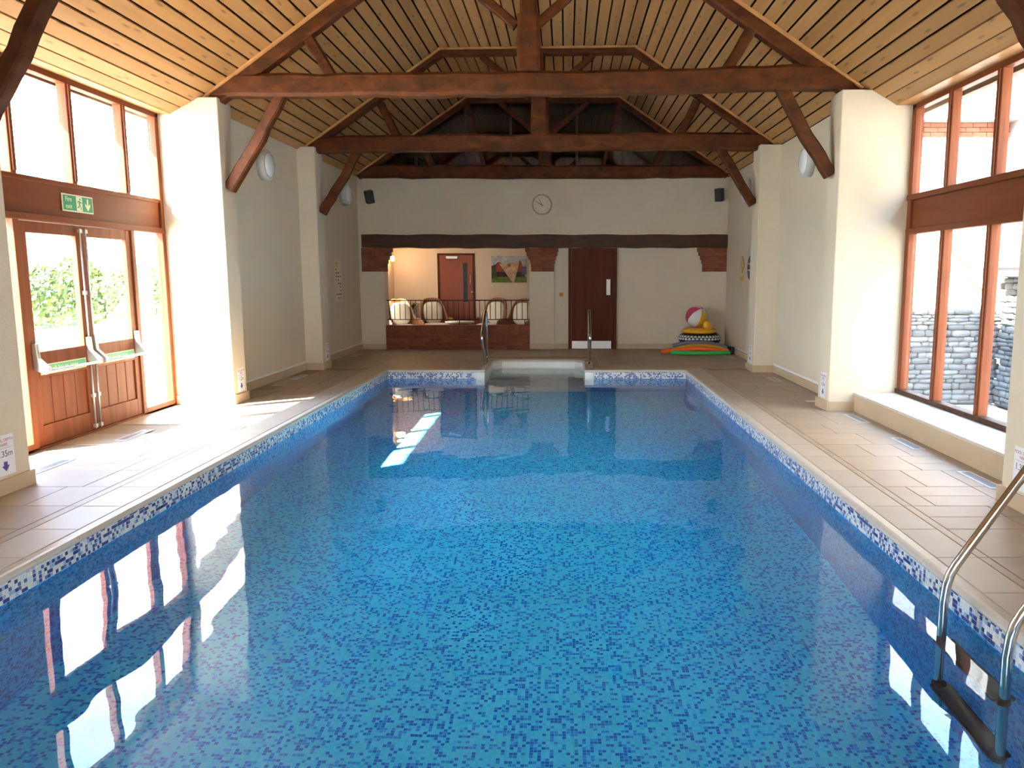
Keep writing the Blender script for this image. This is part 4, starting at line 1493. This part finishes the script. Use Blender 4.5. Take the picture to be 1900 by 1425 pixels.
hand(-26, .150, .006, 'minute_hand', 0.003)
hand(299, .135, .008, 'hour_hand', 0.0)


def speaker(label, x, z, rx, ry_, rz):
    t = thing('wall_speaker', label, 'speaker', (x, YB - .12, z), group='small wall speakers')
    t.rotation_euler = (rx, ry_, rz)
    MB().box(-.075, .075, -.07, .07, -.125, .125).build('cabinet', 'speaker', t, local=True, bevel=.01)
    MB().box(-.065, .065, -.076, -.07, -.115, .115).build('grille', 'black', t, local=True)
    MB().tube([(0, .05, 0), (0, .11, .01)], .015, 8).build('bracket', 'black', t, local=True)
    return t


speaker('small black speaker tilted in the far left corner', -3.92, 3.06, math.radians(14), math.radians(-14), math.radians(30))
speaker('small black speaker in the far right corner', 3.06, 3.10, math.radians(14), math.radians(3), math.radians(-35))

sw = thing('amber_switch', 'small amber call switch beside the brown door', 'switch', (-0.095, YB + .09, 1.12))
MB().box(-.135, -.055, YB + .075, YB + .09, 1.08, 1.16).build('plate', 'switch', sw, bevel=.004)
MB().box(-.11, -.08, YB + .069, YB + .075, 1.105, 1.135).build('button', 'ink_red', sw)


# ------------------------------------------------------------------ round wall lights
def wall_light(label, x, y, z, s):
    t = thing('bulkhead_light', label, 'light', (x, y, z), group='round bulkhead wall lights')
    sh = lambda pr: [(r, h * s) for r, h in pr]
    MB().lathe(sh([(0, 0), (.205, 0), (.205, .09), (.19, .105), (.165, .107)]), (x, y, z), 'x', 36).build('rim', 'lamp_rim', t)
    MB().lathe(sh([(.168, .10), (.155, .125), (.11, .142), (.05, .150), (0, .151)]), (x, y, z), 'x', 36).build('diffuser', 'opal', t)


wall_light('round white bulkhead light on the left wall between the two piers', XL, 11.1, 3.02, 1)
wall_light('round white bulkhead light far along the left wall behind the brace', XL, 15.05, 3.03, 1)
wall_light('round white bulkhead light on the right wall behind the large brace', XR, 10.72, 3.02, -1)
wall_light('round white bulkhead light far along the right wall behind the brace', XR, 14.3, 3.02, -1)


# ------------------------------------------------------------------ depth notices on the piers
def depth_sign(label, x, y, s, depth, z0=0.13):
    """s=+1: faces +x (left wall), -1: faces -x"""
    t = thing('depth_notice', label, 'notice', (x, y, z0), group='pool depth notices')
    w, h = 0.19, 0.285
    MB().box(0, s * .004, -w / 2, w / 2, 0, h).build('sheet', 'paper', t, local=True)
    mt = lambda yy, zz: face_mtx((0, s, 0), (0, 0, 1), (s * .0046, yy, zz))
    text_mesh('lettering', 'POOL DEPTH', 0.030, 'ink_red', t, mt(0, h * .87), .0003)
    text_mesh('lettering', 'HERE', 0.030, 'ink_red', t, mt(0, h * .76), .0003)
    text_mesh('lettering', depth, 0.062, 'ink_dark', t, mt(0, h * .53), .0003)
    MB().box(s * .004, s * .0046, -.08, .08, h * .675, h * .68).build('rule', 'ink_dark', t, local=True)
    MB().prism([(-.018, h * .34), (.018, h * .34), (.018, h * .24), (.038, h * .24), (0, h * .10), (-.038, h * .24), (-.018, h * .24)], 'x', s * .004, s * .0046).build('down_arrow', 'ink_blue', t, local=True)


depth_sign('depth notice on the nearest left pier, cut by the picture edge', PIX, 5.33, 1, '1.35m')
depth_sign('depth notice on the sunlit left pier by the fire doors', PIX, 9.34, 1, '1.2m')
depth_sign('depth notice on the farther left pier', PIX, 12.78, 1, '1.1m')
depth_sign('depth notice on the nearest right pier, cut by the picture edge', PIXR, 4.92, -1, '1.35m')
depth_sign('depth notice on the right pier by the window bench', PIXR, 8.86, -1, '1.2m')
depth_sign('depth notice on the farther right pier near the toys', PIXR, 12.44, -1, '1.1m')

# rules notice on the far left wall, hazard and round signs on the far right wall
rn = thing('rules_notice', 'tall pale notice with small print and an orange mark on the far left wall', 'notice', (XL, 14.55, 1.0))
MB().box(0, .003, -.22, .22, 0.02, .78).build('sheet', mat_plain('cream_notice', (0.72, 0.65, 0.52), 0.6), rn, local=True)
MB().box(.003, .004, -.19, -.02, .68, .75).build('orange_mark', 'yellow_sign', rn, local=True)
rr_ = random.Random(5)
for i in range(9):
    for j in range(3):
        if rr_.random() < .75:
            MB().box(.003, .0036, -.19 + j * .13, -.19 + j * .13 + rr_.uniform(.05, .11), .61 - i * .065, .63 - i * .065).build('print_line', 'ink_dark', rn, local=True)
hz = on_x(1378, 491, XR)
hs = thing('hazard_sign', 'yellow diamond hazard sign with a small plate on the far right wall', 'sign', (XR, hz.y, hz.z))
MB().prism([(0, -.16), (.16, 0), (0, .16), (-.16, 0)], 'x', -.004, 0).build('border', 'ink_dark', hs, local=True)
MB().prism([(0, -.14), (.14, 0), (0, .14), (-.14, 0)], 'x', -.005, -.003).build('face', 'yellow_sign', hs, local=True)
MB().box(-.005, 0, -.12, .12, -.30, -.21).build('plate', 'yellow_sign', hs, local=True)
rz_ = on_x(1392, 497, XR)
rs = thing('round_sign', 'round dark blue sign half hidden behind the far right pier', 'sign', (XR, rz_.y, rz_.z))
MB().lathe([(0, -.004), (.21, -.004), (.21, 0)], (0, 0, 0), 'x', 28).build('face', 'blue_sign', rs, local=True)
for zz in (-.04, .07):
    MB().box(-.006, -.004, -.15, .15, zz - .012, zz + .012).build('stripe', 'paper', rs, local=True)


# ------------------------------------------------------------------ floor vents
def vent(label, x, y, w, ln):
    t = thing('floor_vent', label, 'vent', (x, y, 0), group='grey floor vents along the walls')
    f = 0.028
    fr_ = MB()
    fr_.box(-w / 2, w / 2, -ln / 2, -ln / 2 + f, 0, .004).box(-w / 2, w / 2, ln / 2 - f, ln / 2, 0, .004)
    fr_.box(-w / 2, -w / 2 + f * .7, -ln / 2 + f, ln / 2 - f, 0, .004).box(w / 2 - f * .7, w / 2, -ln / 2 + f, ln / 2 - f, 0, .004)
    fr_.build('frame', 'vent_frame', t, local=True)
    MB().box(-w / 2 + f * .7, w / 2 - f * .7, -ln / 2 + f, ln / 2 - f, 0.0, .0012).build('recess', 'black', t, local=True)
    n = 5
    iw = w - f * 1.4
    for i in range(n):
        xa = -iw / 2 + iw * (i + .18) / n
        MB().box(xa, xa + iw / n * .64, -ln / 2 + f, ln / 2 - f, .0012, .0035).build('slat', 'grille', t, local=True)


for x, y, lab in [(3.10, 5.69, 'grey floor vent nearest the viewer beside the window bench'), (3.105, 6.96, 'grey floor vent beside the middle of the window bench'),
                  (3.105, 8.22, 'grey floor vent at the far end of the window bench'), (3.06, 11.37, 'grey floor vent by the right wall between the two piers'),
                  (3.06, 14.55, 'grey floor vent near the green pool noodle'),
                  (-4.13, 7.34, 'grey floor vent in front of the fire doors'), (-4.13, 6.1, 'grey floor vent at the near left pier by the fire doors'),
                  (-4.0, 11.63, 'grey floor vent by the left wall between the two piers'), (-4.02, 14.86, 'grey floor vent by the far left wall')]:
    vent(lab, x, y, 0.11, 0.5)
tagp = thing('paper_scrap', 'small white card lying on the deck beside the right pier', 'card', (2.98, 9.36, 0))
MB().box(2.92, 3.03, 9.31, 9.40, 0.0005, 0.0035).build('card', 'paper', tagp)


# ------------------------------------------------------------------ pool ladder and step handrails
def arc(c, r, a0, a1, n, ax=0):
    out = []
    for i in range(n + 1):
        a = math.radians(a0 + (a1 - a0) * i / n)
        out.append((c[0] + r * math.cos(a), c[1], c[2] + r * math.sin(a)))
    return out


lad = thing('pool_ladder', 'stainless steel pool ladder with black treads at the near right side', 'ladder', (2.1, 3.27, 0))
for yy in (3.54, 3.00):
    pts = [(2.50, yy, 0.0), (2.50, yy, 0.52)] + arc((2.33, yy, 0.60), 0.17, 0, 150, 10)[1:]
    pts += [(1.845, yy, 0.16), (1.822, yy, 0.115), (1.808, yy, 0.06), (1.80, yy, -0.02), (1.80, yy, -1.02), (1.815, yy, -1.08), (1.87, yy, -1.10), (1.915, yy, -1.10)]
    MB().tube(pts, 0.0215, 14).build('handrail', 'steel', lad)
    MB().lathe([(0.022, 0.012), (0.05, 0.008), (0.055, 0.0)], (2.50, yy, 0.0), 'z', 20).build('deck_flange', 'steel', lad)
for i, zz in enumerate((-0.30, -0.80)):
    tr = MB().box(1.755, 1.855, 3.005, 3.535, zz - .018, zz + .012).build('tread', 'black', lad, bevel=.006)
    MB().box(1.765, 1.845, 3.03, 3.51, zz + .012, zz + .0145).build('grip', 'tread', tr)
    for yy in (3.01, 3.53):
        MB().lathe([(0.0, -.03), (.034, -.03), (.034, .03), (0, .03)], (1.80, yy, zz), 'z', 12).build('socket', 'black', tr)


def grab(label, x):
    t = thing('step_handrail', label, 'handrail', (x, 13.65, 0), group='chrome handrails beside the entry steps')
    y0 = 13.65
    pts = [(x, y0, 0), (x, y0, .78)]
    for i in range(1, 8):
        q = math.radians(i * 18)
        pts.append((x, y0 - .11 + .11 * math.cos(q), .80 + .11 * math.sin(q)))
    pts += [(x, y0 - .45, .74), (x, y0 - .68, .60), (x, y0 - .77, .53), (x, y0 - .79, .47), (x, y0 - .75, .40), (x, y0 - .55, .23), (x, y0 - .33, .07), (x, y0 - .28, 0.0)]
    MB().tube(pts, 0.023, 12).build('rail', 'steel', t)
    for dy in (0, -.28):
        MB().lathe([(.022, .012), (.046, .008), (.05, 0)], (x, y0 + dy, 0), 'z', 18).build('deck_flange', 'steel', t)


grab('curved chrome handrail left of the entry steps', -1.385)
grab('curved chrome handrail right of the entry steps', 0.40)

# ------------------------------------------------------------------ pool toys in the far right corner
def noodle(label, mat, pts, r=0.034):
    # smooth by Catmull-Rom
    P = [Vector(p) for p in pts]
    out = []
    for i in range(len(P) - 1):
        p0, p1, p2, p3 = P[max(i - 1, 0)], P[i], P[i + 1], P[min(i + 2, len(P) - 1)]
        for s in range(6):
            t = s / 6
            out.append(0.5 * ((2 * p1) + (-p0 + p2) * t + (2 * p0 - 5 * p1 + 4 * p2 - p3) * t * t + (-p0 + 3 * p1 - 3 * p2 + p3) * t ** 3))
    out.append(P[-1])
    t = thing('pool_noodle', label, 'pool noodle', tuple(P[0]), group='foam pool noodles')
    MB().tube(out, r, 14).build('foam', mat, t)
    d = (out[0] - out[1]).normalized()
    MB().tube([out[0] + d * .0012, out[0] + d * .0002], r * .35, 10).build('hole', 'black', t)


noodle('green foam pool noodle lying in front of the toy pile', 'green_foam', [(2.02, 14.93, .043), (2.3, 14.86, .043), (2.7, 14.84, .043), (3.14, 14.88, .043)], .042)
noodle('orange foam pool noodle curving out to the left under the toys', 'orange', [(1.86, 15.12, .043), (2.15, 15.0, .085), (2.5, 14.94, .115), (2.85, 14.935, .098), (3.13, 14.97, .05)], .042)
noodle('mustard foam pool noodle between the orange and grey ones', 'mustard_foam', [(2.04, 15.18, .06), (2.35, 15.04, .15), (2.6, 15.03, .17), (2.9, 15.03, .135), (3.13, 15.065, .06)], .042)
noodle('blue grey foam pool noodle arching under the black ring', 'grey_foam', [(2.10, 15.20, .145), (2.35, 15.10, .215), (2.6, 15.09, .23), (2.9, 15.10, .185), (3.13, 15.15, .11)], .042)
blk = thing('black_block', 'small black foam block by the skirting at the noodle ends', 'block', (3.19, 15.2, 0))
MB().box(3.18, 3.247, 14.98, 15.14, 0.001, .14).build('block', 'black', blk, bevel=.01)
bs = MB().box(3.184, 3.243, 14.985, 15.135, .14, .146)
bs.build('top_sheet', 'grey_foam', blk)

ff = thing('folded_float', 'folded dark inflatable lying flat under the patterned ring', 'inflatable float', (2.7, 15.6, 0))
for i in range(3):
    superq(MB(), 2.7, 15.62, .029 + i * .056, .36 - .01 * i, .33, .028, .45).build('fold', 'navy_vinyl', ff)
# black and white patterned ring
rc = Vector((2.67, 15.58, .266))
ring = thing('inflatable_ring', 'black inflatable ring with white scalloped pattern under the yellow one', 'inflatable ring', tuple(rc))
prof = [(.20 + .225 * .5 + .113 * math.cos(math.radians(a)) * 1.0, .095 * math.sin(math.radians(a))) for a in range(0, 361, 20)]
ring_b = MB().lathe([(r, h) for r, h in prof], tuple(rc), 'z', 44).build('tube', 'black', ring)
sc_ = MB()
for row, (a0, wd) in enumerate(((-8, .75), (24, .62))):
    for k in range(34):
        th = math.tau * (k + (row % 2) * .5) / 34
        R_ = .3125
        for part in range(1):
            pts = []
            for s in range(9):
                q = math.pi * s / 8
                dth = math.tau / 34 * .40 * math.cos(q)
                al = math.radians(a0 + 27 * math.sin(q))
                rr2 = R_ + .1145 * math.cos(al)
                pts.append((rc.x + rr2 * math.cos(th + dth), rc.y + rr2 * math.sin(th + dth), rc.z + .0965 * math.sin(al)))
            sc_.add(pts, [tuple(range(len(pts)))])
so = sc_.build('scallop_pattern', 'ball_white', ring)
so['kind'] = 'stuff'

yc = Vector((2.66, 15.58, .415))
yr = thing('yellow_float', 'half-inflated yellow float lying on top of the patterned ring', 'inflatable float', tuple(yc))
pr2 = [(0.0, .02), (.12, .03), (.2, .045), (.27, .05), (.33, .035), (.355, 0), (.34, -.035), (.28, -.05), (.0, -.045)]
MB().lathe(pr2, tuple(yc), 'z', 44).build('ring_body', 'yellow', yr)
MB().lathe([(.10, .030), (.2, .055), (.27, .062), (.28, .055), (.26, .045)], (yc.x + .01, yc.y, yc.z), 'z', 40).build('fold', 'yellow', yr)
superq(MB(), yc.x + .13, yc.y - .17, yc.z + .12, .085, .07, .09, .8).build('neck', 'yellow', yr)

bc = Vector((2.615, 15.70, .69))
ball = thing('beach_ball', 'pink white and yellow beach ball on top of the toy pile', 'beach ball', tuple(bc))
axis = Vector((.36, -.55, .75)).normalized()
u_ = axis.orthogonal().normalized()
w_ = axis.cross(u_)
view = (Vector((0, 0, CAM_H)) - bc).normalized()
base = math.atan2(view.dot(w_), view.dot(u_))
gores = ['ball_white', 'yellow', 'ball_white', 'pink', 'ball_white', 'pink']
for g, mt_ in enumerate(gores):
    mb = MB()
    n1, n2 = 8, 12
    vs_ = []
    for j in range(n2 + 1):
        ph = math.pi * j / n2
        for i in range(n1 + 1):
            th = base - math.pi / 6 + math.tau * (g + i / n1) / 6
            p = bc + (axis * math.cos(ph) + (u_ * math.cos(th) + w_ * math.sin(th)) * math.sin(ph)) * .213
            vs_.append(p)
    mb.add(vs_, [(j * (n1 + 1) + i, j * (n1 + 1) + i + 1, (j + 1) * (n1 + 1) + i + 1, (j + 1) * (n1 + 1) + i) for j in range(n2) for i in range(n1)], True)
    mb.build('gore', mt_, ball)

# ------------------------------------------------------------------ outside, left
g_l = box('ground_left', 'paving', (-60, -4.75, -40, 60, -0.14, -0.04))
struct(g_l, 'pale sunny paving outside the fire doors', 'ground')
g_n = box('ground_near', 'paving', (-4.75, 3.84, -40, YN - .3, -0.14, -0.04))
struct(g_n, 'pale paving outside the end window behind the viewer', 'ground')
g_r = box('ground_right', 'paving', (3.84, 60, -40, 60, -0.50, -0.40))
struct(g_r, 'paved yard outside the right window', 'ground')
bank = MB()
bank.prism([(-8.2, -.05), (-9.0, .55), (-16, 1.15), (-40, 1.6), (-40, -.1)], 'y', 4, 40)
struct(bank.build('garden_bank', 'grass'), 'sunny grass bank beyond the fire doors', 'lawn')
hedge = thing('hedge', 'leafy green hedge on the bank seen through the fire doors', 'hedge', (-9.6, 15, .6))
hr = random.Random(11)
hm = MB()
for k in range(15000):
    y = hr.uniform(8.5, 22)
    top = 1.72 + .12 * math.sin(y * 2.1) + .08 * math.sin(y * 5.3) - .03 * max(0, y - 15)
    a = hr.uniform(0, math.pi)
    rad = hr.uniform(.75, 1.0)
    x = -9.7 + .55 * math.cos(a) * rad
    z = .55 + (top - .55) * (math.sin(a) ** .6) * rad
    n_ = Vector((hr.uniform(-1, 1), hr.uniform(-1, 1), hr.uniform(-.3, 1))).normalized()
    t1 = n_.orthogonal().normalized() * hr.uniform(.045, .085)
    t2 = n_.cross(t1).normalized() * hr.uniform(.03, .05)
    p = Vector((x, y, z))
    hm.add([p - t1, p + t2, p + t1, p - t2], [(0, 1, 2, 3)])
fo = hm.build('foliage', 'leaf', hedge)
fo['kind'] = 'stuff'
hc = MB()
for i in range(27):
    y = 8.5 + i * .5
    hc.tube([(-9.7, y, .5), (-9.7 + .1 * math.sin(i), y + .05, 1.1), (-9.7, y + .1, 1.25)], .015, 5)
hc.build('stems', 'stone_core', hedge)
pth = MB()
pa = [on_z(45, 560, .9), on_z(100, 610, .62)]
pth.prism([(-8.9, .56), (-8.9, .60), (-15.5, 1.18), (-15.5, 1.14)], 'y', 12.2, 13.1)
struct(pth.build('path', 'paving'), 'pale path climbing the garden bank', 'path')
sp0 = on_x(40, 478, -14.0)
shed = thing('garden_shed', 'green shed with pale roof beyond the hedge', 'shed', (-14.5, sp0.y + 1, 1.0))
box('body', 'teal', (-16.2, -14.0, sp0.y - 1.2, sp0.y + 1.75, 1.0, 2.62), shed)
box('door_panel', 'teal', (-14.0, -13.96, sp0.y - .9, sp0.y + .5, 1.05, 2.45), shed, .02)
MB().prism([(-16.4, 2.62), (-13.8, 2.62), (-13.8, 2.68), (-15.1, 3.05), (-16.4, 2.68)], 'y', sp0.y - 1.35, sp0.y + 1.9).build('roof', 'shed_roof', shed)
gh = thing('gravel_heap', 'grey gravel heap at the foot of the bank outside the doors', 'gravel', tuple(on_z(62, 598, .1)))
ghp = on_z(62, 598, .15)
superq(MB(), ghp.x, ghp.y, -.05, 1.1, .55, .42, 1.0).build('heap', 'gravel', gh)
fen = thing('low_fence', 'low white fence with posts across the paving outside the doors', 'fence', (-7.3, 10.5, -.04))
for i in range(9):
    y = 8.3 + i * .85
    box('post', 'gravel' if i == 3 else 'fence', (-7.36, -7.28, y - .04, y + .04, -.04, .62), fen)
for zz in (.18, .5):
    box('rail', 'fence', (-7.34, -7.30, 8.1, 15.3, zz - .035, zz + .035), fen)

# ------------------------------------------------------------------ outside, right: stone wall, barn wall, rendered house
sm = []
for k in range(5):
    rs_ = random.Random(k)
    mb = MB()
    superq(mb, 0, 0, 0, .5, .5, .5, .32, 12, 6)
    me = bpy.data.meshes.new('stone')
    me.from_pydata([(x * (1 + rs_.uniform(-.1, .1)), y, z * (1 + rs_.uniform(-.12, .12))) for x, y, z in mb.v], [], mb.f)
    for p in me.polygons:
        p.use_smooth = True
    me.materials.append(M['stone'])
    sm.append(me)


def stone_wall(parent, origin, along, length, zb, zt_, rnd):
    """stones laid in rough courses; along is a unit vector in xy, thickness runs to its left"""
    al = Vector((along[0], along[1], 0))
    nr = Vector((-al.y, al.x, 0))
    z = zb
    while z < zt_ - .02:
        h = rnd.uniform(.045, .10)
        s = rnd.uniform(-.15, 0)
        while s < length:
            w = rnd.uniform(.10, .30)
            p = Vector(origin) + al * (s + w / 2) + nr * .06
            o = inst('stone', rnd.choice(sm), (p.x, p.y, z + h / 2), parent, (w * 1.0, .24, h * 1.04), (rnd.uniform(-.06, .06), rnd.uniform(-.06, .06), math.atan2(al.y, al.x) + rnd.uniform(-.05, .05)))
            s += w
        z += h


srnd = random.Random(21)
swl = thing('stone_wall', 'grey field stone garden wall outside the right window', 'stone wall', (5.7, 11.5, -.4))
box('core', 'stone_core', (4.6, 6.3, 11.56, 11.9, -.4, .98), swl)
stone_wall(swl, (4.6, 11.52, 0), (1, 0), 1.75, -.38, 1.0, srnd)
bar = thing('stone_barn', 'sunlit stone barn wall with a tiled ledge beyond the right window edge', 'barn', (6.5, 10, -.4))
box('core', 'stone_core', (6.40, 7.2, 7.5, 11.42, -.4, 1.5), bar)
stone_wall(bar, (6.35, 11.3, 0), (0, -1), 1.7, -.38, 1.5, srnd)
box('ledge', 'render', (6.1, 7.3, 7.4, 11.65, 1.50, 1.58), bar)
MB().prism([(6.05, 1.58), (7.3, 2.2), (7.3, 2.26), (6.0, 1.62)], 'y', 7.3, 11.7).build('roof', 'roof_slate', bar)
hs2 = thing('rendered_house', 'bright cream rendered house with brick eaves band beyond the right window', 'house', (8, 15, -.4))
box('wall', 'render', (3.9, 14, 15.0, 20, -.4, 4.3), hs2)
box('sky_blocker_wall', 'blocker_grey', (8.2, 9.4, -6.0, 15.0, -.4, 7.2), hs2)  # added out of view to cut the skylight entering the right window
MB().prism([(7.9, 7.2), (14.0, 7.2), (11.0, 9.2)], 'y', -6.2, 15.2).build('sky_blocker_roof', 'roof_slate', hs2)  # top of the same added block, also out of view
for c in range(3):
    for i in range(38):
        inst('brick', BR, (4.0 + i * .26 + (c % 2) * .13, 14.92, 4.05 + c * .085), hs2, (1.15, 1, 1.15))
MB().prism([(14.6, 4.3), (20.4, 4.3), (17.5, 6.4)], 'x', 3.7, 14.2).build('roof', 'roof_slate', hs2)
v0, v1 = on_y(1722, 432, 14.7), on_y(1838, 520, 14.7)
MB().tube([(v0.x, 14.7, v0.z), (v1.x, 14.7, v1.z)], .045, 6).build('lean_to_verge', 'terracotta', hs2)
MB().tube([(v0.x - .2, 14.7, v0.z - .1), (v1.x - .1, 14.7, v1.z - .22)], .03, 6).build('lean_to_batten', 'terracotta', hs2)
